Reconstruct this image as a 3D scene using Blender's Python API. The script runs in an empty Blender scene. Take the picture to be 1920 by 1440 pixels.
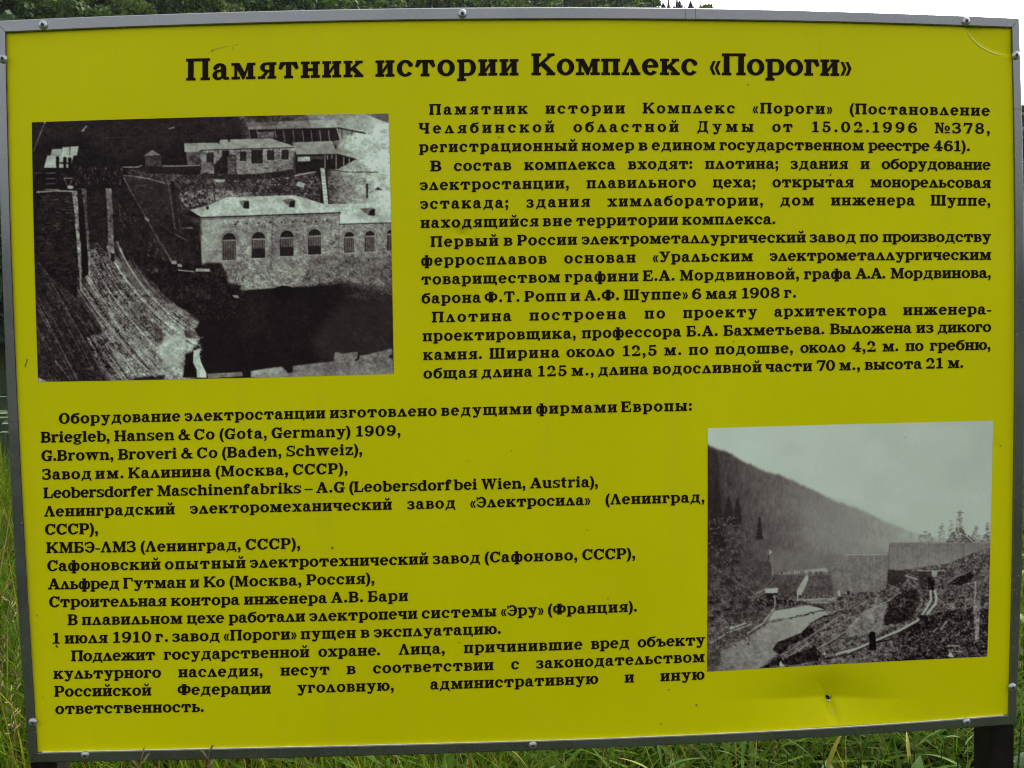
import bpy, math, random
import numpy as np
from mathutils import Matrix, Vector

random.seed(7); RNG = np.random.default_rng(11)
SC = bpy.context.scene
COL = SC.collection
R = math.radians

# ------------------------------------------------------------------ camera
F = 1867.0                      # focal length in units of a 1920 wide frame (35 mm on 36 mm)
EYE = Vector((0.0, 0.0, 1.5))
# axes of the sign's place (x along the sign, z up, y away) seen in camera axes
_dn = Vector((743.0, 38940.0, F)).normalized()
_xx = Vector((37470.0, -782.0, F)); _xx = (_xx - _dn * _xx.dot(_dn)).normalized()
_up = -_dn
_fw = _up.cross(_xx)
_fw = _xx.cross(_up) if _fw.z < 0 else _fw
def cam_to_world(v):            # v: x right, y down, z forward
    return Vector((v.dot(_xx), v.dot(_fw), v.dot(_up)))
cx_ = cam_to_world(Vector((1, 0, 0))); cy_ = cam_to_world(Vector((0, -1, 0))); cz_ = cam_to_world(Vector((0, 0, -1)))
cam_data = bpy.data.cameras.new('camera'); cam = bpy.data.objects.new('camera', cam_data); COL.objects.link(cam)
cam_data.sensor_width = 36.0; cam_data.lens = 36.0 * F / 1920.0
cam_data.clip_start = 0.05; cam_data.clip_end = 3000.0
cam.matrix_world = Matrix(((cx_.x, cy_.x, cz_.x, EYE.x), (cx_.y, cy_.y, cz_.y, EYE.y), (cx_.z, cy_.z, cz_.z, EYE.z), (0, 0, 0, 1)))
SC.camera = cam
SC.cycles.pixel_filter_type = 'BLACKMAN_HARRIS'; SC.cycles.filter_width = 1.15

# ------------------------------------------------------------------ light
SUN_EL, SUN_AZ = R(46), R(42)       # azimuth clockwise from +Y: high beyond the sign, to the right, behind thin cloud
w = bpy.data.worlds.new('World'); SC.world = w; w.use_nodes = True
nt = w.node_tree; nt.nodes.clear()
sky = nt.nodes.new('ShaderNodeTexSky'); sky.sky_type = 'NISHITA'; sky.sun_disc = False
sky.sun_elevation = SUN_EL; sky.sun_rotation = SUN_AZ; sky.air_density = 1.0; sky.dust_density = 4.0; sky.ozone_density = 1.0
hs = nt.nodes.new('ShaderNodeHueSaturation'); hs.inputs['Saturation'].default_value = 0.22
bg = nt.nodes.new('ShaderNodeBackground'); bg.inputs['Strength'].default_value = 0.15
ow = nt.nodes.new('ShaderNodeOutputWorld')
nt.links.new(sky.outputs[0], hs.inputs['Color']); nt.links.new(hs.outputs[0], bg.inputs['Color']); nt.links.new(bg.outputs[0], ow.inputs['Surface'])
sd = bpy.data.lights.new('sun', 'SUN'); sd.energy = 1.5; sd.angle = R(14); sd.color = (1.0, 0.97, 0.92)
so = bpy.data.objects.new('sun', sd); COL.objects.link(so)
sdir = Vector((math.sin(SUN_AZ) * math.cos(SUN_EL), math.cos(SUN_AZ) * math.cos(SUN_EL), math.sin(SUN_EL)))
so.rotation_euler = (-sdir).to_track_quat('-Z', 'Y').to_euler(); so.location = (3, -3, 8)
SC.view_settings.view_transform = 'Standard'; SC.view_settings.look = 'None'
SC.view_settings.exposure = 1.61; SC.view_settings.gamma = 1.0; SC.view_settings.use_curve_mapping = False

# ------------------------------------------------------------------ helpers
D = 1.5                         # the sign's face stands in the plane y = D
_Mx = np.array([list(cx_), [-c for c in cy_], [-c for c in cz_]])      # rows: world vectors of camera right, down, forward
def on_plane(u, v, depth=0.0):
    """points (in metres) of the vertical plane y = D + depth along the sight lines measured on the photograph"""
    u = np.asarray(u, float); v = np.asarray(v, float)
    d = (u - 960.0)[..., None] * _Mx[0] + (v - 720.0)[..., None] * _Mx[1] + F * _Mx[2]
    t = (D + np.asarray(depth, float)) / d[..., 1]
    return np.array(EYE) + d * t[..., None]
def project(p):
    q = np.asarray(p, float) - np.array(EYE)
    c = q @ _Mx.T
    return 960 + F * c[..., 0] / c[..., 2], 720 + F * c[..., 1] / c[..., 2]

def put(name, mesh, parent=None, mats=(), **props):
    o = bpy.data.objects.new(name, mesh); COL.objects.link(o)
    for m in mats:
        if mesh is not None: mesh.materials.append(m)
    if parent is not None: o.parent = parent
    for k, v in props.items(): o[k] = v
    return o
def empty(name, loc, **props):
    o = bpy.data.objects.new(name, None); COL.objects.link(o); o.location = loc; o.empty_display_size = 0.1
    for k, v in props.items(): o[k] = v
    return o
def child(name, mesh, root, mats=(), **props):
    """a part whose vertices are given in world coordinates"""
    mesh.transform(Matrix.Translation(-root.location) if root is not None else Matrix())
    return put(name, mesh, root, mats, **props)
def mesh_of(verts, faces, smooth=False, name='mesh'):
    me = bpy.data.meshes.new(name)
    if isinstance(verts, np.ndarray): verts = verts.tolist()
    me.from_pydata(verts, [], faces); me.update()
    if smooth: me.polygons.foreach_set('use_smooth', [True] * len(me.polygons))
    return me
def mesh_np(V, Fq, name='mesh', smooth=False, colors=None, attr='col'):
    """fast mesh of equal-sized faces: V (n,3), Fq (m,k)"""
    me = bpy.data.meshes.new(name); n = len(V); m, k = Fq.shape
    me.vertices.add(n); me.vertices.foreach_set('co', np.ascontiguousarray(V, dtype=np.float32).ravel())
    me.loops.add(m * k); me.loops.foreach_set('vertex_index', np.ascontiguousarray(Fq, dtype=np.int32).ravel())
    me.polygons.add(m); me.polygons.foreach_set('loop_start', np.arange(0, m * k, k, dtype=np.int32))
    try: me.polygons.foreach_set('loop_total', np.full(m, k, dtype=np.int32))
    except Exception: pass
    me.update(calc_edges=True); me.validate()
    if smooth: me.polygons.foreach_set('use_smooth', [True] * m)
    if colors is not None:
        a = me.color_attributes.new(attr, 'FLOAT_COLOR', 'POINT')
        c4 = np.ones((n, 4), np.float32); c4[:, :3] = colors
        a.data.foreach_set('color', c4.ravel())
    return me
def grid_faces(nu, nv):
    i = np.arange(nv - 1)[:, None] * nu + np.arange(nu - 1)[None, :]
    return np.stack([i, i + nu, i + nu + 1, i + 1], -1).reshape(-1, 4)
def box_data(x0, x1, y0, y1, z0, z1):
    v = [(x0, y0, z0), (x1, y0, z0), (x1, y1, z0), (x0, y1, z0), (x0, y0, z1), (x1, y0, z1), (x1, y1, z1), (x0, y1, z1)]
    f = [(0, 3, 2, 1), (4, 5, 6, 7), (0, 1, 5, 4), (1, 2, 6, 5), (2, 3, 7, 6), (3, 0, 4, 7)]
    return v, f

# ------------------------------------------------------------------ materials
def mat(name, base=(0.5, 0.5, 0.5), rough=0.6, metal=0.0, spec=0.5):
    m = bpy.data.materials.new(name); m.use_nodes = True
    b = m.node_tree.nodes['Principled BSDF']
    b.inputs['Base Color'].default_value = (*base, 1); b.inputs['Roughness'].default_value = rough
    b.inputs['Metallic'].default_value = metal; b.inputs['Specular IOR Level'].default_value = spec
    return m, m.node_tree, b
def noise(nt, scale, detail=4, coord='Object', vec=None, rough=0.55):
    n = nt.nodes.new('ShaderNodeTexNoise'); n.inputs['Scale'].default_value = scale; n.inputs['Detail'].default_value = detail
    n.inputs['Roughness'].default_value = rough
    if vec is None:
        t = nt.nodes.new('ShaderNodeTexCoord'); nt.links.new(t.outputs[coord], n.inputs['Vector'])
    else: nt.links.new(vec, n.inputs['Vector'])
    return n
def ramp(nt, fac, stops):
    r = nt.nodes.new('ShaderNodeValToRGB'); el = r.color_ramp.elements
    while len(el) < len(stops): el.new(0.5)
    for e, (p, c) in zip(el, stops): e.position = p; e.color = (*c, 1)
    nt.links.new(fac, r.inputs['Fac']); return r
def mixc(nt, fac, a, b, mode='MIX'):
    m = nt.nodes.new('ShaderNodeMix'); m.data_type = 'RGBA'; m.blend_type = mode
    for s, i in ((fac, 0), (a, 6), (b, 7)):
        if isinstance(s, (int, float)): m.inputs[i].default_value = s
        elif isinstance(s, tuple): m.inputs[i].default_value = (*s, 1)
        else: nt.links.new(s, m.inputs[i])
    return m.outputs[2]
def bump(nt, b, h, strength=0.2, dist=0.01):
    n = nt.nodes.new('ShaderNodeBump'); n.inputs['Strength'].default_value = strength; n.inputs['Distance'].default_value = dist
    nt.links.new(h, n.inputs['Height']); nt.links.new(n.outputs[0], b.inputs['Normal']); return n
def maprange(nt, v, a, b, c, d):
    n = nt.nodes.new('ShaderNodeMapRange'); nt.links.new(v, n.inputs[0])
    for i, x in enumerate((a, b, c, d)): n.inputs[i + 1].default_value = x
    return n.outputs[0]

# yellow film of the sign, faintly mottled and dusty
M_YEL, t_, b_ = mat('yellow_film', (0.52, 0.50, 0.006), 0.42, spec=0.05)
n1 = noise(t_, 1.6, 4); n2 = noise(t_, 420, 2); n3 = noise(t_, 14, 6)
c1 = ramp(t_, n1.outputs['Fac'], [(0.3, (0.57, 0.532, 0.0008)), (0.7, (0.655, 0.618, 0.0012))])
c2 = mixc(t_, maprange(t_, n2.outputs['Fac'], 0.35, 0.65, 0.0, 0.10), c1.outputs['Color'], (0.46, 0.42, 0.004))
c3 = mixc(t_, maprange(t_, n3.outputs['Fac'], 0.50, 0.8, 0.0, 0.22), c2, (0.60, 0.56, 0.012))
tc_ = t_.nodes.new('ShaderNodeTexCoord'); mp_ = t_.nodes.new('ShaderNodeMapping'); mp_.inputs['Scale'].default_value = (26, 26, 1.3); t_.links.new(tc_.outputs['Object'], mp_.inputs['Vector'])
n4 = noise(t_, 1.0, 4, vec=mp_.outputs[0])
c3 = mixc(t_, maprange(t_, n4.outputs['Fac'], 0.55, 0.78, 0.0, 0.14), c3, (0.44, 0.40, 0.03))
t_.links.new(c3, b_.inputs['Base Color'])
t_.links.new(maprange(t_, n3.outputs['Fac'], 0.3, 0.7, 0.36, 0.5), b_.inputs['Roughness'])
bump(t_, b_, n2.outputs['Fac'], 0.05, 0.0004)

M_INK, t_, b_ = mat('brown_black_ink', (0.012, 0.0065, 0.004), 0.6, spec=0.06)
n1 = noise(t_, 300, 2)
cc = ramp(t_, n1.outputs['Fac'], [(0.3, (0.009, 0.004, 0.002)), (0.7, (0.014, 0.007, 0.004))]); t_.links.new(cc.outputs['Color'], b_.inputs['Base Color'])

M_PRINT, t_, b_ = mat('photo_print', (0.3, 0.3, 0.3), 0.45, spec=0.08)
at = t_.nodes.new('ShaderNodeAttribute'); at.attribute_name = 'col'
t_.links.new(at.outputs['Color'], b_.inputs['Base Color'])

M_MET, t_, b_ = mat('galvanised_profile', (0.17, 0.175, 0.18), 0.22, 0.85)
n1 = noise(t_, 6, 5); n2 = noise(t_, 180, 3); n3 = noise(t_, 900, 2)
c1 = ramp(t_, n1.outputs['Fac'], [(0.3, (0.155, 0.158, 0.160)), (0.7, (0.215, 0.218, 0.22))])
c2 = mixc(t_, maprange(t_, n2.outputs['Fac'], 0.62, 0.72, 0.0, 0.5), c1.outputs['Color'], (0.26, 0.265, 0.27))
t_.links.new(c2, b_.inputs['Base Color'])
t_.links.new(maprange(t_, n1.outputs['Fac'], 0.3, 0.7, 0.22, 0.33), b_.inputs['Roughness'])
bump(t_, b_, n3.outputs['Fac'], 0.08, 0.0005)

M_SCREW, t_, b_ = mat('zinc_screw', (0.55, 0.57, 0.6), 0.38, 0.9)
n1 = noise(t_, 500, 3); t_.links.new(ramp(t_, n1.outputs['Fac'], [(0.3, (0.30, 0.31, 0.32)), (0.7, (0.48, 0.49, 0.52))]).outputs['Color'], b_.inputs['Base Color'])
M_RECESS_SHADE, _, _ = mat('recess_shade', (0.03, 0.03, 0.03), 0.6, 0.3)
M_SEAM, t_, b_ = mat('seam_dirt', (0.05, 0.05, 0.045), 0.8)
n1 = noise(t_, 300); t_.links.new(ramp(t_, n1.outputs['Fac'], [(0.3, (0.03, 0.03, 0.03)), (0.7, (0.10, 0.10, 0.09))]).outputs['Color'], b_.inputs['Base Color'])

M_POST, t_, b_ = mat('dark_painted_steel', (0.02, 0.016, 0.013), 0.6, spec=0.1)
n1 = noise(t_, 40, 6); c1 = ramp(t_, n1.outputs['Fac'], [(0.3, (0.006, 0.005, 0.004)), (0.62, (0.014, 0.011, 0.009)), (0.8, (0.03, 0.018, 0.012))])
t_.links.new(c1.outputs['Color'], b_.inputs['Base Color']); bump(t_, b_, n1.outputs['Fac'], 0.3, 0.002)
M_WATERDROP, _, _ = mat('dried_drop', (0.7, 0.72, 0.72), 0.3)

def _lip_light(name, a, b2):
    m, t, b = mat(name, a, .6, spec=.3); n = noise(t, 60, 4); t.links.new(ramp(t, n.outputs['Fac'], [(.35, a), (.65, b2)]).outputs['Color'], b.inputs['Base Color']); return m
M_LIP_LIGHT = _lip_light('pale_lip_light', (.62, .60, .45), (.85, .83, .70)); M_LIP_LIGHT2 = _lip_light('tan_lip_light', (.22, .19, .08), (.34, .30, .14))  # pale and tan tones that paint the light caught by the rail lips
M_GLINT, t_, b_ = mat('painted_glint', (.66, .64, .30), .5); n1 = noise(t_, 200, 4); t_.links.new(ramp(t_, n1.outputs['Fac'], [(.35, (.60, .57, .10)), (.65, (.72, .70, .30))]).outputs['Color'], b_.inputs['Base Color'])  # pale tone of the painted highlights on fold and dent

# ------------------------------------------------------------------ lettering: a bold slab-serif drawn here, cap height 1
S, T, SF, EX, X = 0.225, 0.115, 0.105, 0.085, 0.745
def rc(x0, y0, x1, y1): return [[(x0, y0), (x1, y0), (x1, y1), (x0, y1)]]
def pg(*p): return [list(p)]
def arc(cx, cy, rx, ry, a0, a1, wv=S, wh=T, n=None):
    n = n or max(5, int(abs(a1 - a0) / 20)); out = []; pr = None
    for i in range(n + 1):
        a = R(a0 + (a1 - a0) * i / n); c, s = math.cos(a), math.sin(a)
        o = (cx + rx * c, cy + ry * s); q = (cx + (rx - wv) * c, cy + (ry - wh) * s)
        if pr: out.append([pr[0], o, q, pr[1]])
        pr = (o, q)
    return out
def ring(cx, cy, rx, ry, wv=S, wh=T): return arc(cx, cy, rx, ry, 0, 360, wv, wh, 20)
def dot(cx, cy, r, ry=None):
    ry = ry or r
    return [[(cx + r * math.cos(R(k * 36)), cy + ry * math.sin(R(k * 36))) for k in range(10)]]
def ln(pts, w):
    out = []
    for (ax, ay), (bx, by) in zip(pts[:-1], pts[1:]):
        l = math.hypot(bx - ax, by - ay) or 1; nx, ny = -(by - ay) / l * w / 2, (bx - ax) / l * w / 2
        out.append([(ax + nx, ay + ny), (bx + nx, by + ny), (bx - nx, by - ny), (ax - nx, ay - ny)])
    return out
def stem(x, y0, y1, top='b', bot='b', s=S, e=EX):
    o = rc(x, y0, x + s, y1)
    for y, k in ((y1 - SF, top), (y0, bot)):
        if k: o += rc(x - (e if k in 'bl' else 0), y, x + s + (e if k in 'br' else 0), y + SF)
    return o
def bowl(x0, y0, y1, x1, fl=0.35, wv=S, t=T):
    xm = x0 + (x1 - x0) * fl
    return rc(x0, y1 - t, xm, y1) + rc(x0, y0, xm, y0 + t) + arc(xm, (y0 + y1) / 2, x1 - xm, (y1 - y0) / 2, -90, 90, min(wv, x1 - xm - .02), t, 10)
def breve(cx, y): return arc(cx, y, 0.20, 0.19, 190, 350, 0.11, 0.10, 8) + dot(cx - .155, y + .0, .06) + dot(cx + .155, y + .0, .06)
def wingl(x, y1, h=X): return pg((x - .01, y1 - .29), (x + .11, y1 - .34), (x + .26, y1 - T), (x + .24, y1), (x + .07, y1))
def mir(el, w): return [[(w - px, py) for px, py in reversed(p)] for p in el]
def kern_k(x, H, w):            # arms of k from the stem's right side x to w
    q = H / X
    return (ln([(x - .02, .30 * q), (w - .17, H - .05)], .12) + rc(w - .36, H - SF, w - .03, H)
            + pg((x + .04, .37 * q), (x + .19, .50 * q), (w - .03, SF - .01), (w - .30, SF - .01)) + rc(w - .40, 0, w, SF))
def mm(H, W):
    return (rc(.13, 0, .25, H) + rc(0, 0, .38, SF) + rc(0, H - SF, .25, H) + pg((.10, H), (.36, H), (W * .60, .20), (W * .52, 0), (W * .46, 0))
            + pg((W * .47, 0), (W * .53, 0), (W - .24, H), (W - .36, H)) + rc(W - .33, 0, W - .105, H) + rc(W - .42, 0, W, SF) + rc(W - .33, H - SF, W, H))
def lam(H, W):
    return (pg((.07, .1), (.195, .1), (W * .50, H * .84), (W * .40, H)) + pg((W * .37, H), (W * .58, H), (W - .06, .1), (W - .34, .1))
            + rc(0, 0, .33, SF) + rc(W - .45, 0, W, SF))
def dee(H, W):
    return (pg((.15, .09), (.28, .09), (.40, H - .1), (.30, H - .1)) + rc(.20, H - SF, W - .06, H) + rc(W - .38, .09, W - .155, H - .05)
            + rc(.06, 0, W - .06, SF) + pg((0, -.17), (.09, -.17), (.19, .02), (.06, .06)) + pg((W - .19, .02), (W - .06, .06), (W, -.17), (W - .09, -.17)))
def zh(H, W):
    c = W / 2; k = kern_k(c + S / 2 - .01, H, W); return stem(c - S / 2, 0, H) + k + mir(k, W)
def ea(H, W):
    return (arc(W / 2, H / 2, W / 2, H / 2 + .012, 8, 322, S, T, 18) + rc(.15, H * .47, W - .03, H * .47 + .10) + pg((W - .03, H * .47), (W - .21, H * .47), (W - .20, H * .56), (W - .01, H * .56)))
def cc_(H, W, w=S): return arc(W / 2 + .02, H / 2, W / 2 + .02, H / 2 + .012, 42, 322, w, T, 18) + dot(W - .11, H * .72, .105, .10)
def wye(H, W, dsc=-.15):
    return (pg((.08, H - .05), (.34, H - .05), (.60, .14), (.47, -.02)) + ln([(W - .17, H - .06), (.45, -.06), (.38, -.155), (.27, -.185)], .125)
            + dot(.17, -.135, .10) + rc(0, H - SF, .42, H) + rc(W - .34, H - SF, W, H))
def vee(H, W, x=0):
    return (pg((x + .06, H - .04), (x + .31, H - .04), (x + W * .62, .14), (x + W * .55, 0), (x + W * .44, 0)) + pg((x + W * .46, 0), (x + W * .56, 0), (x + W - .10, H - .05), (x + W - .22, H - .05))
            + rc(x, H - SF, x + .39, H) + rc(x + W - .33, H - SF, x + W, H))
def ex_(H, W):
    return (pg((.06, H - .06), (.33, H - .06), (W - .06, .07), (W - .33, .07)) + ln([(W - .16, H - .06), (.17, .06)], .115)
            + rc(0, 0, .34, SF) + rc(W - .43, 0, W, SF) + rc(0, H - SF, .41, H) + rc(W - .33, H - SF, W - .01, H))
def three(H, W):
    h1 = H * .53
    return (arc(W * .45, H - (H - h1 + .05) / 2 + .01, W * .48, (H - h1 + .07) / 2, -85, 150, S * .92, T, 12) + arc(W * .45, h1 / 2 + .01, W * .55, h1 / 2 + .03, -150, 88, S, T, 12)
            + rc(W * .28, H * .47, W * .52, H * .47 + .10) + rc(.0, H * .72, .09, H * .97) + rc(0, H * .04, .09, H * .30))
def ereverse(H, W):
    return mir(arc(W / 2, H / 2, W / 2, H / 2 + .012, 42, 318, S, T, 18), W) + rc(.22, H * .45, W - .14, H * .45 + .10) + rc(.01, H * .66, .10, H * .98) + dot(.11, H * .24, .085)
def aa():
    return (arc(.34, .515, .29, .24, -10, 165, S, T, 12) + dot(.13, .545, .09) + rc(.405, .07, .63, .52) + rc(.56, 0, .76, SF) + pg((.405, .1), (.63, .1), (.72, 0), (.56, 0))
            + arc(.26, .215, .26, .228, 70, 300, .20, .10, 12) + ln([(.28, .40), (.45, .44)], .09) + ln([(.30, .03), (.46, .12)], .09))
def smallb(W=.80): return ring(W / 2, .36, W / 2, .37) + arc(.44, .50, .44, .43, 105, 185, S, .14, 8) + pg((.30, .93), (.26, .80), (.60, .83), (.76, .86), (.80, 1.03), (.68, .96))
def ess(H, W):
    return (arc(W * .48, H * .74, W * .46, H * .27 , 40, 270, S * .9, T, 12) + arc(W * .52, H * .26, W * .48, H * .27, -140, 90, S * .9, T, 12) + pg((W * .2, H * .60), (W * .5, H * .47), (W * .80, H * .40), (W * .5, H * .60))
            + rc(W * .86, H * .66, W * .95, H) + rc(.02, 0, .11, H * .33))
G = {}
def g(ch, w, el): G[ch] = (w, el)
def double(H, g_=.25): return stem(.085, 0, H) + stem(.085 + S + g_, 0, H)
WN = .085 * 2 + S * 2 + .245
x2 = .085 + S + .245
g('н', WN, double(X, .245) + rc(.3, .315, x2 + .02, .43))
g('и', WN, double(X, .245) + pg((.30, .09), (.30, .27), (x2 + .01, .655), (x2 + .01, .475)))
g('й', WN, G['и'][1] + breve(WN / 2, 1.06))
g('п', WN, stem(.085, 0, X, '') + stem(x2, 0, X, '') + rc(0, X - T, WN, X))
g('т', .90, stem(.3375, 0, X, '') + rc(.18, X - T, .72, X) + wingl(0, X) + mir(wingl(0, X), .90))
g('г', .68, stem(.085, 0, X, '') + rc(0, X - T, .50, X) + mir(wingl(0, X), .68))
g('ш', 1.24, stem(.085, 0, X) + stem(.5075, 0, X) + stem(.93, 0, X) + rc(0, 0, 1.24, SF))
g('щ', 1.30, G['ш'][1] + rc(1.15, -.16, 1.29, SF))
g('ц', .92, double(X, .245) + rc(0, 0, .90, SF) + rc(.79, -.16, .92, SF))
g('л', .86, lam(X, .86)); g('Л', .98, lam(1, .98))
g('д', .94, dee(X, .94)); g('Д', 1.06, dee(1, 1.06))
g('м', 1.10, mm(X, 1.10)); g('М', 1.26, mm(1, 1.26)); g('M', 1.26, mm(1, 1.26))
g('к', .90, stem(.085, 0, X) + kern_k(.30, X, .90)); g('К', 1.09, stem(.085, 0, 1, s=.25) + kern_k(.33, 1, 1.09))
g('k', .88, stem(.085, 0, 1, 'l') + kern_k(.30, X, .88))
g('у', .86, wye(X, .86)); g('y', .86, G['у'][1]); g('У', 1.0, pg((.08, .95), (.36, .95), (.66, .40), (.50, .27)) + ln([(.84, .94), (.50, .16), (.42, .06), (.30, .05)], .13) + dot(.20, .11, .11) + rc(0, .9, .45, 1) + rc(.66, .9, 1, 1))
g('х', .88, ex_(X, .88)); g('ж', 1.30, zh(X, 1.30))
g('з', .66, three(X, .66)); g('э', .72, ereverse(X, .72)); g('Э', .90, ereverse(1, .90)); g('З', .80, three(1, .80))
g('с', .74, cc_(X, .74)); g('c', .74, cc_(X, .74)); g('е', .76, ea(X, .76)); g('e', .76, ea(X, .76))
g('о', .80, ring(.40, X / 2, .40, X / 2 + .012)); g('o', .80, G['о'][1]); g('О', 1.0, ring(.5, .5, .5, .515, .26, T))
g('С', .95, arc(.50, .5, .50, .515, 38, 322, .26, T, 18) + rc(.84, .62, .94, 1.0) + pg((.80, .22), (.95, .30), (.88, .12))); g('C', .95, G['С'][1])
g('G', 1.02, arc(.50, .5, .50, .515, 38, 330, .26, T, 18) + rc(.84, .62, .94, 1.0) + rc(.68, .0, .90, .45) + rc(.56, .37, 1.02, .47))
g('а', .76, aa()); g('a', .76, aa()); g('б', .80, smallb())
g('в', .76, stem(.085, 0, X, 'l', 'l') + bowl(.25, .345, X, .70, .4, .19, .10) + bowl(.25, 0, .435, .76, .4, .20, .10))
g('В', .92, stem(.085, 0, 1, 'l', 'l', s=.25) + bowl(.28, .47, 1, .86, .4, .22) + bowl(.28, 0, .56, .92, .4, .24)); g('B', .92, G['В'][1])
g('Б', .90, stem(.085, 0, 1, 'l', 'l', s=.25) + bowl(.28, 0, .58, .90, .4, .24) + rc(.0, .89, .80, 1) + rc(.70, .70, .80, 1))
g('ь', .74, stem(.085, 0, X, 'b', 'l') + bowl(.25, 0, .46, .74, .4, .21, .10))
g('ъ', .90, stem(.245, 0, X, '', 'l') + bowl(.41, 0, .46, .90, .4, .21, .10) + rc(.15, X - T, .47, X) + pg((0, X - .27), (.09, X - .29), (.2, X - T), (.2, X), (.08, X)))
g('ы', 1.10, G['ь'][1] + stem(.79, 0, X))
g('ю', 1.16, stem(.085, 0, X) + rc(.28, .32, .48, .43) + ring(.78, X / 2, .38, X / 2 + .012))
g('я', .84, stem(.53, 0, X, 'r', 'b') + mir(bowl(.26, .30, X, .74, .4, .20, .10), .84) + pg((.36, .34), (.52, .34), (.27, .05), (.10, .05)) + rc(0, 0, .33, SF))
g('ч', .84, stem(.53, 0, X) + stem(.085, .34, X, 'b', '') + arc(.36, .45, .275, .19, 180, 275, S, T, 8) + rc(.34, .26, .56, .37))
g('Ч', 1.0, stem(.665, 0, 1, s=.25) + stem(.085, .5, 1, 'b', '', s=.25) + arc(.40, .60, .315, .23, 180, 275, .25, T, 8) + rc(.36, .37, .70, .49))
g('ф', 1.06, stem(.4175, -.24, .98, 'l', 'b') + ring(.27, X / 2, .27, X / 2 + .012, .20) + ring(.79, X / 2, .27, X / 2 + .012, .20))
g('Ф', 1.20, stem(.475, 0, 1, s=.25) + ring(.32, .5, .32, .34, .22) + ring(.88, .5, .32, .34, .22))
g('р', .86, stem(.085, -.24, X, 'l', 'b') + bowl(.25, 0, X + .01, .86, .45)); g('p', .86, G['р'][1])
g('П', 1.09, stem(.085, 0, 1, '', s=.25) + stem(.755, 0, 1, '', s=.25) + rc(0, .885, 1.09, 1))
g('Р', .90, stem(.085, 0, 1, 'l', 'b', s=.25) + bowl(.28, .37, 1, .90, .45, .25))
g('Ш', 1.44, stem(.085, 0, 1, s=.25) + stem(.595, 0, 1, s=.25) + stem(1.105, 0, 1, s=.25) + rc(0, 0, 1.44, SF))
g('Т', 1.0, stem(.375, 0, 1, '', s=.25) + rc(.1, .885, .9, 1) + pg((0, .68), (.09, .66), (.18, .9), (.16, 1), (.05, 1)) + mir(pg((0, .68), (.09, .66), (.18, .9), (.16, 1), (.05, 1)), 1.0))
g('Г', .90, stem(.085, 0, 1, '', s=.25) + rc(0, .885, .80, 1) + mir(pg((0, .68), (.09, .66), (.18, .9), (.16, 1), (.05, 1)), .90))
g('Е', .95, stem(.085, 0, 1, 'l', 'l', s=.25) + rc(.28, .885, .87, 1) + rc(.28, 0, .90, .115) + rc(.28, .45, .62, .56) + rc(.55, .36, .65, .66) + pg((.74, .70), (.86, .68), (.88, 1), (.76, 1)) + pg((.78, 0), (.90, 0), (.95, .33), (.85, .32)))
g('А', 1.08, pg((.10, .09), (.22, .09), (.56, .86), (.44, 1)) + pg((.40, 1), (.64, 1), (1.02, .09), (.72, .09)) + rc(0, 0, .36, SF) + rc(.60, 0, 1.08, SF) + rc(.28, .29, .76, .39)); g('A', 1.08, G['А'][1])
g('H', 1.09, stem(.085, 0, 1, s=.25) + stem(.755, 0, 1, s=.25) + rc(.3, .44, .8, .555))
g('L', .88, stem(.085, 0, 1, s=.25) + rc(.3, 0, .84, .115) + pg((.70, 0), (.83, 0), (.88, .36), (.78, .35)))
g('S', .80, ess(1, .80)); g('s', .68, ess(X, .68))
g('W', 1.45, vee(1, .86) + vee(1, .86, .59)); g('w', 1.24, vee(X, .74) + vee(X, .74, .50)); g('v', .84, vee(X, .84))
g('r', .66, stem(.085, 0, X, 'l') + pg((.28, .50), (.28, .60), (.46, .76), (.60, .76), (.60, .64), (.46, .64)) + dot(.56, .64, .105))
g('n', .90, stem(.085, 0, X, 'l') + stem(.59, 0, .50, '') + arc(.555, .47, .26, .285, 0, 150, S, .13, 9))
g('m', 1.36, stem(.085, 0, X, 'l') + stem(.57, 0, .50, '') + stem(1.05, 0, .50, '') + arc(.535, .47, .26, .285, 0, 150, S, .13, 9) + arc(1.015, .47, .26, .285, 0, 150, S, .13, 9))
g('h', .90, stem(.085, 0, 1, 'l') + stem(.59, 0, .50, '') + arc(.555, .47, .26, .285, 0, 150, S, .13, 9))
g('i', .42, stem(.09, 0, X, 'l') + dot(.20, .93, .12)); g('l', .42, stem(.09, 0, 1, 'l'))
g('u', .90, stem(.085, .2, X, 'l', '') + stem(.57, 0, X, 'l', 'r') + arc(.36, .27, .275, .285, 180, 320, S, .13, 9))
g('b', .86, stem(.085, 0, 1, 'l', '') + bowl(.25, -.01, X, .86, .42)); g('d', .86, mir(bowl(.25, -.01, X, .86, .42), .86) + stem(.55, 0, 1, 'l', 'r'))
g('t', .58, rc(.12, .12, .345, .90) + rc(0, X - T, .52, X) + arc(.345, .16, .225, .17, 180, 320, .2, T, 8) + pg((.12, .9), (.345, .98), (.345, .7), (.12, .7)))
g('f', .60, stem(.09, 0, .86, '') + rc(0, X - T, .50, X) + arc(.36, .78, .27, .23, 40, 185, S, T, 8) + dot(.50, .87, .10))
g('z', .72, rc(.02, X - T, .66, X) + rc(.02, 0, .70, T) + pg((.02, .10), (.24, .10), (.68, X - .1), (.44, X - .1)) + rc(.02, .50, .11, X) + rc(.62, 0, .72, .25))
g('g', .80, ring(.35, .50, .33, .245, .19, .10) + rc(.55, .62, .80, .73) + arc(.35, .16, .29, .14, 100, 190, .13, .1, 5) + ln([(.20, .10), (.62, .08)], .15) + arc(.38, -.08, .36, .17, 0, 360, .13, .09, 16))
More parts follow.
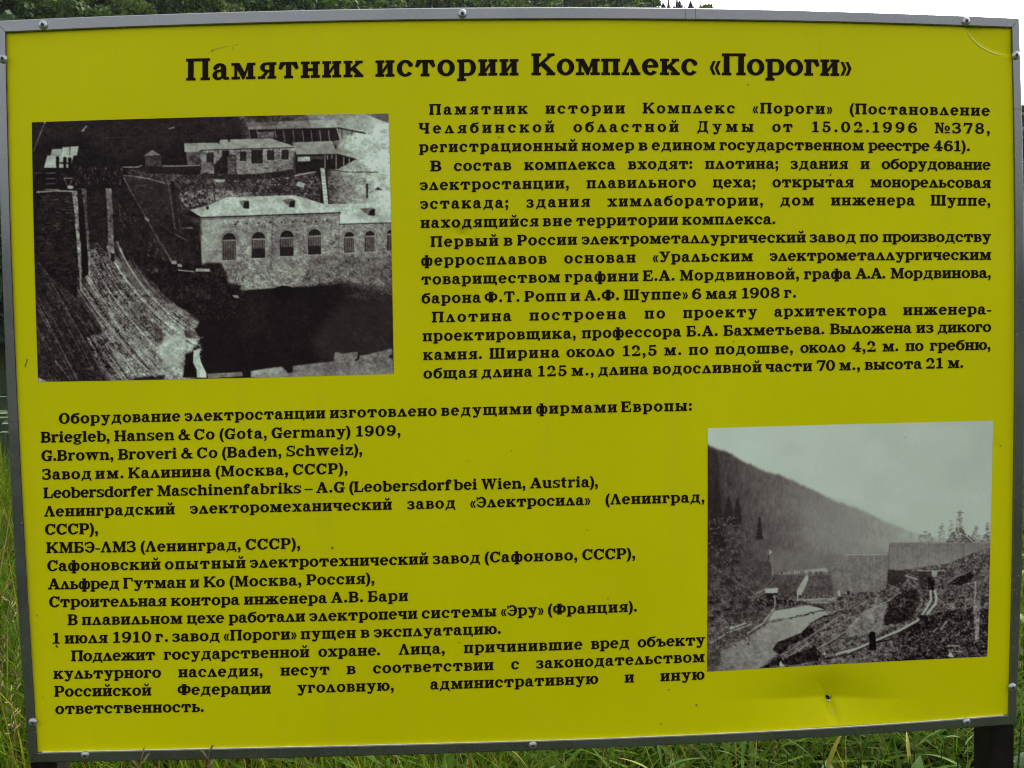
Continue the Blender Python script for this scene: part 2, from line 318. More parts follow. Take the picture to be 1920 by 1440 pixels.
g('&', 1.14, ring(.46, .77, .24, .24, .15, .09) + arc(.40, .28, .40, .30, 95, 330, .22, T, 12) + pg((.26, .80), (.46, .80), (1.02, .08), (.78, .02)) + ln([(.70, .12), (.86, .34), (.88, .46)], .11) + rc(.70, .42, 1.08, .51) + pg((.80, 0), (1.14, 0), (1.14, .10), (.9, .10)))
g('0', .86, ring(.43, .5, .43, .515, .235, T)); g('1', .60, rc(.20, 0, .44, 1) + rc(.0, 0, .60, SF) + pg((.02, .80), (.02, .88), (.25, 1.0), (.25, .84)))
g('2', .80, arc(.38, .70, .37, .315, -30, 165, .23, T, 12) + dot(.13, .74, .11) + pg((.02, .02), (.20, .10), (.73, .56), (.52, .46)) + rc(.02, 0, .76, .17) + pg((.70, 0), (.80, 0), (.80, .30), (.72, .28)))
g('3', .80, three(1, .80))
g('4', .86, rc(.42, .0, .65, 1) + rc(.0, .25, .86, .36) + pg((.02, .26), (.14, .26), (.46, .80), (.46, 1)) + rc(.30, 0, .78, SF))
g('5', .80, arc(.37, .32, .42, .335, -150, 130, .23, T, 14) + rc(.12, .46, .22, .98) + rc(.12, .86, .72, 1.0) + dot(.12, .26, .10) + ln([(.17, .50), (.40, .60)], .09))
g('6', .84, ring(.42, .32, .42, .335, .225, T) + arc(.56, .50, .56, .52, 95, 190, .24, .12, 9) + dot(.66, .86, .11))
g('9', .84, [[(.84 - a, 1 - b) for a, b in p] for p in G['6'][1]])
g('7', .82, rc(.02, .84, .82, 1) + rc(.02, .70, .12, 1) + pg((.24, 0), (.48, 0), (.82, .86), (.62, .86)))
g('8', .84, ring(.42, .745, .37, .265, .19, .11) + ring(.42, .275, .42, .29, .21, .115))
dt = dot(.13, .13, .13); cm = dt + ln([(.20, .10), (.18, -.08), (.06, -.21)], .10)
g('.', .26, dt); g(',', .30, cm); g(':', .26, dt + dot(.13, .60, .13)); g(';', .30, cm + dot(.13, .60, .13))
g('(', .34, arc(.60, .38, .60, .78, 122, 238, .22, .04, 12)); g(')', .34, mir(G['('][1], .34))
ch_ = pg((.0, .33), (.12, .33), (.26, .64), (.14, .64)) + pg((.0, .33), (.14, .02), (.26, .02), (.12, .33))
g('«', .50, ch_ + [[(a + .23, b) for a, b in p] for p in ch_]); g('»', .50, mir(G['«'][1], .50))
g('-', .38, rc(0, .27, .38, .385)); g('–', .72, rc(0, .30, .72, .39))
g('№', 1.42, rc(.12, 0, .24, 1) + rc(0, 0, .34, SF) + rc(0, .9, .24, 1) + pg((.08, 1), (.34, 1), (.80, 0), (.66, 0)) + rc(.66, 0, .78, 1) + rc(.56, .9, .88, 1) + ring(1.18, .46, .24, .25, .15, .09) + rc(.94, 0, 1.42, .09))

def zw(o, s, word, a, b, o2=None): # a word measured from a to b, in enlarged view units
    o2 = o2 if o2 is not None else o
    return (word, o + a / s, o2 + b / s)
# origins of the views in which the sign was measured
LINES = []
def line(cap, words, base):
    """words: 'text ox a ox b' tuples; base: (x, y) points of the foot line"""
    LINES.append((cap, words, base))
K = 4.8
A_, B_, C_ = 780, 1140, 1480
def W_(*a):
    out = []
    for it in a:
        if len(it) == 4: out.append((it[0], it[1] + it[2] / K, it[1] + it[3] / K))
        else: out.append((it[0], it[1] + it[2] / K, it[3] + it[4] / K))
    return out
def Bl(oy, *a): return [(ox + z / K, oy + y / K) for ox, z, y in a]
line(40.3, [('Памятник', 349.5, 681), ('истории', 704.5, 971.8), ('Комплекс', 996.8, 1307.5), ('«Пороги»', 1331, 1596)],
     [(350, 150.5), (517, 147), (681, 145), (740, 143.5), (930, 141.3), (1040, 140.5), (1300, 140), (1397, 140.8), (1573, 142.5)])
line(0, W_(('Памятник', A_, 120, 1003), ('истории', A_, 1167, 1878), ('Комплекс', B_, 315, 1140), ('«Пороги»', B_, 1302, C_, 385), ('(Постановление', C_, 545, 1800)),
     Bl(180, (A_, 120, 168), (A_, 1878, 157), (B_, 1140, 155), (C_, 385, 158), (C_, 1000, 166), (C_, 1800, 180)))
line(0, W_(('Челябинской', A_, 25, 1243), ('областной', A_, 1418, B_, 635), ('Думы', B_, 803, 1307), ('от', B_, 1478, 1660), ('15.02.1996', B_, 1838, C_, 1147), ('№378,', C_, 1308, 1803)),
     Bl(180, (A_, 130, 335), (A_, 1243, 328), (B_, 635, 322), (B_, 1307, 320), (C_, 650, 325), (C_, 1147, 331), (C_, 1740, 341)))
line(0, W_(('регистрационный', A_, 30, 1452), ('номер', A_, 1492, B_, 235), ('в', B_, 275, 355), ('едином', B_, 395, 963), ('государственном', B_, 1005, C_, 670), ('реестре', C_, 712, 1258), ('461).', C_, 1297, 1620)),
     Bl(180, (A_, 100, 505), (A_, 1450, 494), (B_, 355, 488), (B_, 963, 486), (B_, 1900, 487), (C_, 670, 489), (C_, 1258, 494), (C_, 1530, 498)))
line(0, W_(('В', A_, 130, 228), ('состав', A_, 342, 857), ('комплекса', A_, 975, 1793), ('входят:', B_, 183, 757), ('плотина;', B_, 875, 1535), ('здания', B_, 1647, C_, 527), ('и', C_, 640, 720), ('оборудование', C_, 830, 1808)),
     Bl(180, (A_, 130, 677), (A_, 857, 668), (A_, 1793, 660), (B_, 757, 655), (C_, 20, 654), (C_, 527, 655), (C_, 1320, 660), (C_, 1808, 665)))
line(0, W_(('электростанции,', A_, 37, 1378), ('плавильного', A_, 1537, B_, 790), ('цеха;', B_, 945, 1328), ('открытая', B_, 1480, C_, 577), ('монорельсовая', C_, 730, 1810)),
     Bl(180, (A_, 100, 846), (A_, 1330, 833), (B_, 60, 827), (B_, 790, 822), (B_, 1328, 820), (C_, 577, 820), (C_, 1250, 823), (C_, 1810, 828)))
line(0, W_(('эстакада;', A_, 40, 833), ('здания', A_, 997, 1565), ('химлаборатории,', B_, -3, 1397), ('дом', B_, 1550, C_, 220), ('инженера', C_, 377, 1127), ('Шуппе,', C_, 1272, 1810)),
     Bl(180, (A_, 100, 1015), (A_, 780, 1006), (A_, 1565, 997), (B_, 400, 990), (B_, 1340, 985), (C_, 220, 983), (C_, 1127, 984), (C_, 1760, 988)))
line(0, W_(('находящийся', A_, 42, 1102), ('вне', A_, 1143, 1403), ('территории', A_, 1443, B_, 628), ('комплекса.', B_, 668, 1505)),
     Bl(180, (A_, 45, 1187), (A_, 1102, 1172), (B_, 0, 1164), (B_, 628, 1158), (B_, 1505, 1153)))
line(0, W_(('Первый', A_, 132, 740), ('в', A_, 790, 867), ('России', A_, 912, 1447), ('электрометаллургический', A_, 1493, B_, 1778), ('завод', C_, 188, 597), ('по', C_, 635, 797), ('производству', C_, 840, 1815)),
     Bl(430, (A_, 132, 157), (A_, 740, 148), (A_, 1447, 138), (B_, 130, 131), (B_, 900, 123), (B_, 1778, 117), (C_, 597, 114), (C_, 1500, 113)))
line(0, W_(('ферросплавов', A_, 48, 1175), ('основан', A_, 1335, B_, 247), ('«Уральским', B_, 403, 1303), ('электрометаллургическим', B_, 1457, C_, 1815)),
     Bl(430, (A_, 175, 323), (A_, 1175, 311), (B_, 247, 298), (B_, 1303, 285), (C_, 500, 277), (C_, 1815, 275)))
line(0, W_(('товариществом', A_, 50, 1295), ('графини', A_, 1340, B_, 272), ('Е.А.', B_, 315, 597), ('Мордвиновой,', B_, 647, 1720), ('графа', C_, 133, 555), ('А.А.', C_, 595, 862), ('Мордвинова,', C_, 912, 1815)),
     Bl(430, (A_, 50, 495), (A_, 1295, 477), (B_, 272, 466), (B_, 597, 462), (B_, 1650, 448), (C_, 555, 442), (C_, 1770, 438)))
line(0, W_(('барона', A_, 52, 583), ('Ф.Т.', A_, 618, 930), ('Ропп', A_, 977, 1347), ('и', A_, 1390, 1475), ('А.Ф.', A_, 1515, 1825), ('Шуппе»', B_, 143, 717), ('6', B_, 757, 838), ('мая', B_, 880, 1155), ('1908', B_, 1207, 1543), ('г.', B_, 1585, 1690)),
     Bl(430, (A_, 60, 667), (A_, 583, 657), (A_, 1347, 645), (B_, 143, 636), (B_, 600, 629), (B_, 1155, 622), (B_, 1690, 614)))
line(0, W_(('Плотина', A_, 145, 858), ('построена', A_, 1023, B_, 163), ('по', B_, 330, 512), ('проекту', B_, 677, 1340), ('архитектора', B_, 1497, C_, 873), ('инженера-', C_, 1027, 1815)),
     Bl(430, (A_, 145, 835), (A_, 858, 825), (A_, 1890, 807), (B_, 512, 800), (B_, 1340, 787), (C_, 200, 779), (C_, 873, 772), (C_, 1700, 766)))
line(0, W_(('проектировщика,', A_, 62, 1440), ('профессора', A_, 1493, B_, 657), ('Б.А.', B_, 707, 985), ('Бахметьева.', B_, 1040, C_, 313), ('Выложена', C_, 367, 1100), ('из', C_, 1143, 1297), ('дикого', C_, 1335, 1815)),
     Bl(430, (A_, 62, 1005), (A_, 1390, 985), (B_, 657, 963), (B_, 985, 958), (B_, 1900, 945), (C_, 313, 942), (C_, 1100, 932), (C_, 1815, 923)))
line(0, W_(('камня.', A_, 65, 592), ('Ширина', A_, 662, 1290), ('около', A_, 1355, 1783), ('12,5', B_, 135, 437), ('м.', B_, 507, 657), ('по', B_, 727, 900), ('подошве,', B_, 967, 1665), ('около', C_, 98, 503), ('4,2', C_, 567, 775), ('м.', C_, 840, 980), ('по', C_, 1047, 1207), ('гребню,', C_, 1267, 1812)),
     Bl(430, (A_, 65, 1175), (A_, 592, 1165), (A_, 1290, 1153), (B_, 437, 1137), (B_, 900, 1126), (B_, 1600, 1112), (C_, 503, 1103), (C_, 980, 1096), (C_, 1770, 1085)))
line(0, W_(('общая', A_, 68, 550), ('длина', A_, 590, 1045), ('125', A_, 1100, 1355), ('м.,', A_, 1400, 1600), ('длина', A_, 1640, B_, 360), ('водосливной', B_, 405, 1380), ('части', B_, 1415, 1835), ('70', C_, 246, 410), ('м.,', C_, 450, 638), ('высота', C_, 680, 1193), ('21', C_, 1232, 1380), ('м.', C_, 1427, 1563)),
     Bl(430, (A_, 68, 1342), (A_, 550, 1334), (A_, 1045, 1325), (A_, 1600, 1314), (B_, 360, 1304), (B_, 1380, 1283), (C_, 638, 1264), (C_, 1193, 1253), (C_, 1563, 1247)))
G_, H_, I_, M_ = 60, 440, 820, 1100
line(0, W_(('Оборудование', G_, 245, 1335), ('электростанции', G_, 1375, H_, 815), ('изготовлено', H_, 857, 1817), ('ведущими', I_, 36, 850), ('фирмами', I_, 890, 1615)) + [('Европы:', 1164.7, 1296.7)],
     [(122.5, 794.2), (338, 789.8), (552.5, 785.4), (609.8, 783.7), (818.5, 779.6), (997, 775.8), (1156, 772.9), (1286.7, 770)])
line(0, W_(('Briegleb,', G_, 82, 702), ('Hansen', G_, 743, 1280), ('&', G_, 1318, 1425), ('Co', G_, 1460, 1643), ('(Gota,', G_, 1690, H_, 292), ('Germany)', H_, 333, 1040), ('1909,', H_, 1095, 1495)),
     Bl(750, (G_, 82, 382), (G_, 640, 373), (G_, 1280, 360), (G_, 1643, 354)) + Bl(740, (H_, 250, 393), (H_, 600, 386), (H_, 1000, 378), (H_, 1400, 371)))
line(0, W_(('G.Brown,', G_, 88, 735), ('Broveri', G_, 777, 1303), ('&', G_, 1343, 1447), ('Co', G_, 1485, 1668), ('(Baden,', G_, 1713, H_, 423), ('Schweiz),', H_, 467, 1150)),
     Bl(750, (G_, 90, 548), (G_, 680, 539), (G_, 1303, 527), (G_, 1668, 520)) + Bl(740, (H_, 50, 563), (H_, 370, 556), (H_, 1050, 543)))
line(0, W_(('Завод', G_, 97, 535), ('им.', G_, 572, 822), ('Калинина', G_, 868, 1610), ('(Москва,', G_, 1655, H_, 483), ('СССР),', H_, 525, 1018)),
     Bl(750, (G_, 97, 715), (G_, 500, 710), (G_, 800, 705), (G_, 1610, 690)) + Bl(740, (H_, 50, 730), (H_, 430, 722), (H_, 900, 713)))
line(0, W_(('Leobersdorfer', G_, 105, 1090), ('Maschinenfabriks', G_, 1130, H_, 597), ('–', H_, 630, 700), ('A.G', H_, 735, 990), ('(Leobersdorf', H_, 1033, I_, 128), ('bei', I_, 148, 357), ('Wien,', I_, 397, 795), ('Austria),', I_, 835, 1447)),
     Bl(750, (G_, 105, 883), (G_, 1090, 865)) + Bl(740, (H_, 40, 898), (H_, 597, 887), (H_, 990, 878), (H_, 1880, 861), (I_, 357, 850), (I_, 780, 843), (I_, 1350, 832)))
line(0, W_(('Ленинградский', G_, 112, 1285), ('электоромеханический', G_, 1425, H_, 1415), ('завод', H_, 1557, I_, 162), ('«Электросила»', I_, 297, 1375)) + [('(Ленинград,', 1135.5, 1321.2)],
     [(83.3, 968.3), (327.7, 964.2), (523.3, 960.0), (734.8, 955.2), (840.8, 953.0), (913.8, 950.6), (1090.8, 946.9), (1144, 945.3), (1300, 942.3)])
line(0, W_(('СССР),', G_, 118, 597)), Bl(750, (G_, 118, 1213), (G_, 500, 1206)))
line(0, W_(('КМБЭ-ЛМЗ', G_, 130, 935), ('(Ленинград,', G_, 980, H_, 57), ('СССР),', H_, 100, 592)), [(87, 1037), (255, 1034.4), (414, 1032), (461, 1030.8), (544, 1028.7)])
line(0, W_(('Сафоновский', G_, 138, 1157), ('опытный', G_, 1197, H_, 98), ('электротехнический', H_, 140, 1743), ('завод', H_, 1787, I_, 385), ('(Сафоново,', I_, 428, 1262), ('СССР),', I_, 1305, 1783)),
     [(91.3, 1070.8), (301, 1067.5), (460.4, 1064.8), (660.8, 1060.8), (803, 1057.2), (900, 1055.4), (1007.5, 1051.9), (1174, 1047.5)])
line(0, W_(('Альфред', G_, 145, 787), ('Гутман', G_, 822, 1383), ('и', G_, 1423, 1505), ('Ко', G_, 1547, 1735), ('(Москва,', G_, 1780, H_, 603), ('Россия),', H_, 647, 1260)),
     Bl(1040, (G_, 145, 312), (G_, 822, 304), (G_, 1383, 297), (G_, 1700, 291)) + Bl(1030, (H_, 50, 332), (H_, 550, 322), (H_, 1100, 310)))
line(0, W_(('Строительная', G_, 155, 1210), ('контора', G_, 1252, H_, 43), ('инженера', H_, 85, 830), ('А.В.', H_, 868, 1155), ('Бари', H_, 1200, 1560)),
     Bl(1040, (G_, 160, 472), (G_, 1210, 463)) + [(447.5, 1134)] + Bl(1030, (H_, 85, 495), (H_, 830, 480), (H_, 1120, 472), (H_, 1560, 463)))
line(0, W_(('В', G_, 323, 410), ('плавильном', G_, 450, 1353), ('цехе', G_, 1395, 1730), ('работали', G_, 1772, H_, 633), ('электропечи', H_, 675, 1643), ('системы', H_, 1685, I_, 530), ('«Эру»', I_, 573, 955), ('(Франция).', I_, 997, 1795)),
     Bl(1040, (G_, 323, 635), (G_, 1353, 618), (G_, 1700, 613)) + [(481.7, 1166.4), (571.8, 1164.6), (782, 1159.8), (851, 1158), (930.4, 1155.8), (1111.7, 1149.2), (1175, 1147.2)])
line(0, W_(('1', G_, 188, 247), ('июля', G_, 295, 680), ('1910', G_, 733, 1072), ('г.', G_, 1113, 1223), ('завод', G_, 1267, 1690), ('«Пороги»', G_, 1727, H_, 557), ('пущен', H_, 597, 1090), ('в', H_, 1135, 1213), ('эксплуатацию.', H_, 1255, I_, 570)),
     Bl(1040, (G_, 188, 800), (G_, 680, 793), (G_, 1072, 787)) + [(412, 1201.5), (471, 1200), (544, 1198.3), (667, 1195.6), (840.8, 1191), (924, 1188.8)])
line(0, W_(('Подлежит', G_, 355, 1107), ('государственной', G_, 1187, H_, 672), ('охране.', H_, 755, 1307), ('Лица,', H_, 1478, 1893), ('причинившие', I_, 240, 1305), ('вред', I_, 1385, 1728)) + [('объекту', 1195.8, 1321.9)],
     [(134, 1239.6), (290.6, 1237.3), (502.5, 1233.2), (580, 1231.4), (700, 1228.8), (773, 1227.2), (870, 1223.8), (1092, 1217.3), (1115, 1216.4), (1308, 1210)])
line(0, W_(('культурного', G_, 195, 1160), ('наследия,', G_, 1318, H_, 255), ('несут', H_, 415, 853), ('в', H_, 1010, 1088), ('соответствии', H_, 1247, I_, 505), ('с', I_, 665, 735)) + [('законодательством', 1006, 1320.8)],
     [(100.6, 1272.9), (301.7, 1269.8), (481.7, 1267.3), (544, 1266), (666.7, 1263.3), (815, 1259.6), (925, 1255.4), (1028, 1251.9), (1214.6, 1246), (1320.8, 1240.6)])
line(0, W_(('Российской', G_, 203, 1073), ('Федерации', G_, 1312, H_, 325), ('уголовную,', H_, 565, 1435), ('административную', H_, 1762, I_, 1447), ('и', I_, 1687, 1770)) + [('иную', 1238.5, 1320.8)],
     [(102, 1306.7), (283.5, 1303), (507.7, 1299.8), (585.8, 1297.9), (710.8, 1295), (882.5, 1290.4), (1007.5, 1286.8), (1111.7, 1282.9), (1174, 1280), (1245.8, 1276.6), (1308, 1273.8)])
line(0, W_(('ответственность.', G_, 212, 1545)), [(112, 1338.6), (240, 1336.6), (368, 1334.8)])

# ------------------------------------------------------------------ the sign
sign = empty('information_sign', (0.0, D, 0.0), label='yellow information board with black text and two old photographs in a grey metal frame', category='sign')

def fit(pts, deg, var):
    """smooth edge through measured points, var='x': y(x), 'y': x(y)"""
    p = np.array(pts, float); a, b = (p[:, 0], p[:, 1]) if var == 'x' else (p[:, 1], p[:, 0])
    m, s = a.mean(), a.std(); c = np.polyfit((a - m) / s, b, deg)
    return lambda t: np.polyval(c, (np.asarray(t, float) - m) / s)
top_o = fit([(-9, 38.4), (0, 37.6), (240, 29.4), (480, 21.3), (720, 15.6), (867, 13.4), (960, 12.7), (1200, 13.9), (1440, 17.9), (1680, 25), (1912, 32.7)], 3, 'x')
top_i = fit([(12.5, 62), (240, 52.5), (480, 45), (720, 40), (960, 37.5), (1200, 37.4), (1440, 40.6), (1680, 46), (1895, 53)], 3, 'x')
bot_i = fit([(72, 1409.5), (480, 1401), (720, 1396), (960, 1388.5), (1200, 1380), (1440, 1370), (1570, 1364), (1660, 1356.5), (1889, 1339)], 3, 'x')
bot_o = fit([(54, 1431), (480, 1422.5), (720, 1417), (960, 1410.8), (1200, 1399.8), (1440, 1388), (1680, 1375), (1905.5, 1359)], 3, 'x')
lef_o = fit([(-9, 38.4), (-8, 110), (0, 425), (4.5, 560), (10, 712), (17, 865), (24.5, 1000), (32.5, 1153), (42.5, 1306), (54, 1431)], 3, 'y')
lef_i = fit([(12.5, 62), (16, 200), (20, 380), (25.5, 560), (32.8, 712), (39.6, 865), (46.6, 1000), (56, 1153), (65, 1306), (72, 1409.5)], 3, 'y')
rig_o = fit([(1912, 32.7), (1914.5, 100), (1917, 170), (1920, 300), (1922.5, 500), (1922.8, 700), (1920.5, 900), (1916.5, 1100), (1912.3, 1245), (1905.5, 1359)], 3, 'y')
rig_i = fit([(1895, 53), (1897.5, 208), (1901.3, 480), (1901.6, 700), (1898, 930), (1895, 1100), (1891.5, 1245), (1889, 1339)], 3, 'y')
# corners outer/inner: TL, TR, BR, BL
CO = [(-9, 38.4), (1912, 32.7), (1905.5, 1359), (54, 1431)]
CI = [(12.5, 62), (1895, 53), (1889, 1339), (72, 1409.5)]
def edge_curve(f, a, b, var, s):
    """points from corner a to corner b along the fitted edge, pinned to the corners"""
    s = np.asarray(s, float)
    if var == 'x':
        x = a[0] + (b[0] - a[0]) * s; y = f(x) + (1 - s) * (a[1] - f(a[0])) + s * (b[1] - f(b[0]))
    else:
        y = a[1] + (b[1] - a[1]) * s; x = f(y) + (1 - s) * (a[0] - f(a[1])) + s * (b[0] - f(b[1]))
    return np.stack([x, y], -1)

def dent(u, v):
    """relief of the thin sheet in metres, positive = away from the viewer"""
    u = np.asarray(u, float); v = np.asarray(v, float)
    d = 0.0004 * np.sin(u / 190.0 + 1.3) * np.sin(v / 150.0) + 0.00025 * np.sin(u / 67.0 + v / 83.0)
    r = np.hypot(u - 866, v - 440); d += 0.0030 * np.exp(-(r / 10) ** 2) - 0.0002 * np.exp(-((r - 22) / 9) ** 2)
    r = np.hypot(u - 913, v - 498); d += 0.0010 * np.exp(-(r / 7) ** 2)
    r = np.hypot(u - 1868, v - 838); d += 0.0010 * np.exp(-(r / 9) ** 2)
    # kick near the lower rail: sharp point, crease down to the rail, lower strip bent outwards
    r = np.hypot(u - 1561, v - 1318); d += 0.0050 * np.exp(-(r / 14.0) ** 1.5) + 0.0040 * np.exp(-(((u - 1552) / 30) ** 2 + ((v - 1292) / 26) ** 2))
    side = np.where(u < 1563, np.exp(-((u - 1563) / 120.0) ** 2), np.exp(-((u - 1563) / 95.0) ** 2))
    k = np.where(v < 1312, np.clip((v - 1225) / 87.0, 0, 1) ** 2, np.clip(1 - (v - 1312) / 56.0, 0, 1))
    d += 0.0130 * k * side
    cl = 1561 + (v - 1318) * 0.18
    d += 0.0075 * np.exp(-((u - cl) / 8.0) ** 2) * np.clip((v - 1310) / 20, 0, 1) * np.clip((1366 - v) / 22, 0, 1)
    d += 0.0012 * np.exp(-((u - (1541 + (v - 1285) * .6)) / 5.0) ** 2) * np.exp(-((v - 1300) / 18.0) ** 2)
    # curved fold across the upper right corner
    r = np.hypot(u - 1893, v - 12)
    d += 0.0026 / (1 + np.exp((r - 91) / .9)) * np.clip((r - 40) / 45, 0, 1)
    return d

FD = -0.0048                                 # front of the frame
def rail(side):
    n = 40; e = 0.00035
    s = np.linspace(e, 1 - e, n)
    fo, fi, var, ia, ib = {'t': (top_o, top_i, 'x', 0, 1), 'r': (rig_o, rig_i, 'y', 1, 2), 'b': (bot_o, bot_i, 'x', 3, 2), 'l': (lef_o, lef_i, 'y', 0, 3)}[side]
    o = edge_curve(fo, CO[ia], CO[ib], var, s); i = edge_curve(fi, CI[ia], CI[ib], var, s)
    # cross-section: (share from outer to inner edge, depth)
    sec = [(0.0, 0.026), (0.0, FD + .0022), (0.085, FD + .0004), (0.13, FD), (0.94, FD), (0.98, FD + .0004), (1.0, FD + .0013), (1.0, 0.004), (1.0, 0.026)]
    V = []
    O3 = on_plane(o[:, 0], o[:, 1], FD); I3 = on_plane(i[:, 0], i[:, 1], 0.0)
    for k, (q, dep) in enumerate(sec):
        P = O3 * (1 - q) + I3 * q; P[:, 1] = D + dep
        V.append(P)
    V = np.concatenate(V); m = len(sec); f = []
    for k in range(m):
        k2 = (k + 1) % m
        for j in range(n - 1):
            q = (k * n + j, k * n + j + 1, k2 * n + j + 1, k2 * n + j)
            f.append(q if side in 'tl' and side == 't' or side == 'r' else q[::-1])
    f.append(tuple(k * n for k in range(m))); f.append(tuple(k * n + n - 1 for k in range(m))[::-1])
    me = mesh_of(V, f)
    return child('frame_rail', me, sign, [M_MET])
for s_ in 'trbl': rail(s_)

# added pale strips on the inner lip; their colour paints the light it catches
def lip_light(side, m):
    n = 40; s = np.linspace(.004, .996, n); fi, var, ia, ib, sg = {'b': (bot_i, 'x', 3, 2, (0, 1)), 'l': (lef_i, 'y', 0, 3, (-1, 0))}[side]
    i = edge_curve(fi, CI[ia], CI[ib], var, s); w_ = 1.7 if side == 'b' else 1.1; V = []
    for q, dep in ((0, -.0002), (.0, -.0010), (w_ * .5, -.0032), (w_, FD + .0012), (w_, 0.0)): uv = i + np.array(sg) * q; V.append(on_plane(uv[:, 0], uv[:, 1], dep))
    f = []
    for k in range(4):
        for j in range(n - 1): q = (k * n + j, k * n + j + 1, (k + 1) * n + j + 1, (k + 1) * n + j); f.append(q if side == 'l' else q[::-1])
    child('lip_highlight', mesh_of(np.concatenate(V), f), sign, [m])
lip_light('b', M_LIP_LIGHT); lip_light('l', M_LIP_LIGHT2)
# sheet
def coons(c0, c1, d0, d1, s, t):
    """c0 top, c1 bottom (functions of s); d0 left, d1 right (functions of t)"""
    S_, T_ = np.meshgrid(s, t); a, b = c0(s)[None], c1(s)[None]; p, q = d0(t)[:, None], d1(t)[:, None]
    S3, T3 = S_[..., None], T_[..., None]
    c = (1 - S3) * (1 - T3) * c0([0])[0] + S3 * (1 - T3) * c0([1])[0] + (1 - S3) * T3 * c1([0])[0] + S3 * T3 * c1([1])[0]
    return (1 - T3) * a + T3 * b + (1 - S3) * p + S3 * q - c
mid = lambda fo, fi, a, b, var: (lambda s: 0.5 * edge_curve(fo, CO[a], CO[b], var, s) + 0.5 * edge_curve(fi, CI[a], CI[b], var, s))
nu, nv = 620, 440
uv = coons(mid(top_o, top_i, 0, 1, 'x'), mid(bot_o, bot_i, 3, 2, 'x'), mid(lef_o, lef_i, 0, 3, 'y'), mid(rig_o, rig_i, 1, 2, 'y'), np.linspace(0, 1, nu), np.linspace(0, 1, nv))
P = on_plane(uv[..., 0], uv[..., 1]); P[..., 1] = D + dent(uv[..., 0], uv[..., 1])
sheet = child('sheet', mesh_np(P.reshape(-1, 3), grid_faces(nu, nv), smooth=True), sign, [M_YEL])
# back board behind the sheet
x0, z0 = P[..., 0].min(), P[..., 2].min(); x1_, z1_ = P[..., 0].max(), P[..., 2].max()
v_, f_ = box_data(x0 + .01, x1_ - .01, D + .020, D + .026, z0 + .03, z1_ - .03)
child('backing_board', mesh_of(v_, f_), sign, [M_POST])

def fatten(p, d):
    """the outline of a convex piece moved outwards by d"""
    a = 0.5 * np.sum(p[:, 0] * np.roll(p[:, 1], -1) - np.roll(p[:, 0], -1) * p[:, 1]); sg = 1 if a > 0 else -1
    e = np.roll(p, -1, 0) - p; l = np.linalg.norm(e, axis=1, keepdims=True) + 1e-9; n = np.stack([e[:, 1], -e[:, 0]], -1) / l * sg
    m = n + np.roll(n, 1, 0); k = np.sum(m * n, 1, keepdims=True); return p + m * d / np.maximum(k, .45)
# lettering, one part per printed word
def make_lettering(cap, words, base, title=False):
    b = np.array(base); m, s = b[:, 0].mean(), max(1.0, b[:, 0].std())
    c = np.polyfit((b[:, 0] - m) / s, b[:, 1], 2 if len(b) > 4 else 1)
    foot = lambda x: np.polyval(c, (np.asarray(x) - m) / s)
    lay = 0
    for word, xa, xb in words:
        H = cap or (19.9 - 0.5 * ((xa + xb) / 2 / 1920) + (0.25 if base[0][1] > 1000 else 0))
        wid = [G[ch][0] * H for ch in word]
        n = len(word)
        if n > 1:
            gap = (xb - xa - sum(wid)) / (n - 1); k = 1.0
            if gap < 0.05 * H:                       # squeeze the letters a little instead of letting them touch
                k = (xb - xa - 0.05 * H * (n - 1)) / sum(wid); gap = 0.05 * H
        else: gap = 0; k = (xb - xa) / wid[0]; k = min(1.12, max(.88, k))
        x = xa; V, Fc = [], []
        for ch, w_ in zip(word, wid):
            for poly in G[ch][1]:
                pts = fatten(np.array(poly), .010 if title else .016); u = x + pts[:, 0] * H * k; vv = foot(x + w_ / 2) - pts[:, 1] * H + (u - x - w_ / 2) * (foot(x + w_) - foot(x)) / max(w_, 1e-6)
                # keep every piece facing the viewer
                ar = 0.5 * np.sum(u * np.roll(vv, -1) - np.roll(u, -1) * vv)
                idx = list(range(len(V), len(V) + len(u)))
                lay = (lay + 1) % 24
                Q = on_plane(u, vv, 0.0); Q[:, 1] = D + dent(u, vv) - 0.00055 - lay * 4e-6 - 0.0006 * np.exp(-(np.hypot(u - 866, vv - 440) / 34) ** 4)
                V += Q.tolist(); Fc.append(idx if ar < 0 else idx[::-1])
            x += w_ * k + gap
        child('title_word' if title else 'printed_word', mesh_of(V, Fc), sign, [M_INK])
for i, (cap, words, base) in enumerate(LINES):
    make_lettering(cap, words, base, i == 0)

# specks of dirt on the sheet
V, Fc = [], []
for (u, v, r) in [(1253.7, 1293, 1.6), (1305.7, 1322, 2.0), (1239, 1357.5, 1.6), (1401.8, 158.7, 1.5), (622.9, 1027, 2.2), (69.4, 1154.6, 1.6), (106, 1212.5, 1.9), (861, 1204.8, 1.5), (1375, 641, 1.5),
                  (1757.5, 461, 1.5), (1557, 328, 1.6), (935.8, 257.7, 1.7), (1800, 355, 1.2), (1876, 836, 1.2), (436, 90, 1.2), (398, 95, 1.5), (81, 1307, 1.3), (1140, 1122, 1.3), (876, 864, 1.0), (1101, 994, 1.2), (959, 845, 1.2), (1697, 820, 1.0), (638, 1303, 1.0), (1450, 890, 1.0)]:
    a = [(u + r * math.cos(R(45 * k)) * random.uniform(.6, 1.2), v + r * math.sin(R(45 * k)) * random.uniform(.6, 1.2)) for k in range(8)]
    i0 = len(V); a = np.array(a); Q = on_plane(a[:, 0], a[:, 1]); Q[:, 1] = D + dent(a[:, 0], a[:, 1]) - .0007; V += Q.tolist(); Fc.append(list(range(i0, i0 + 8))[::-1])
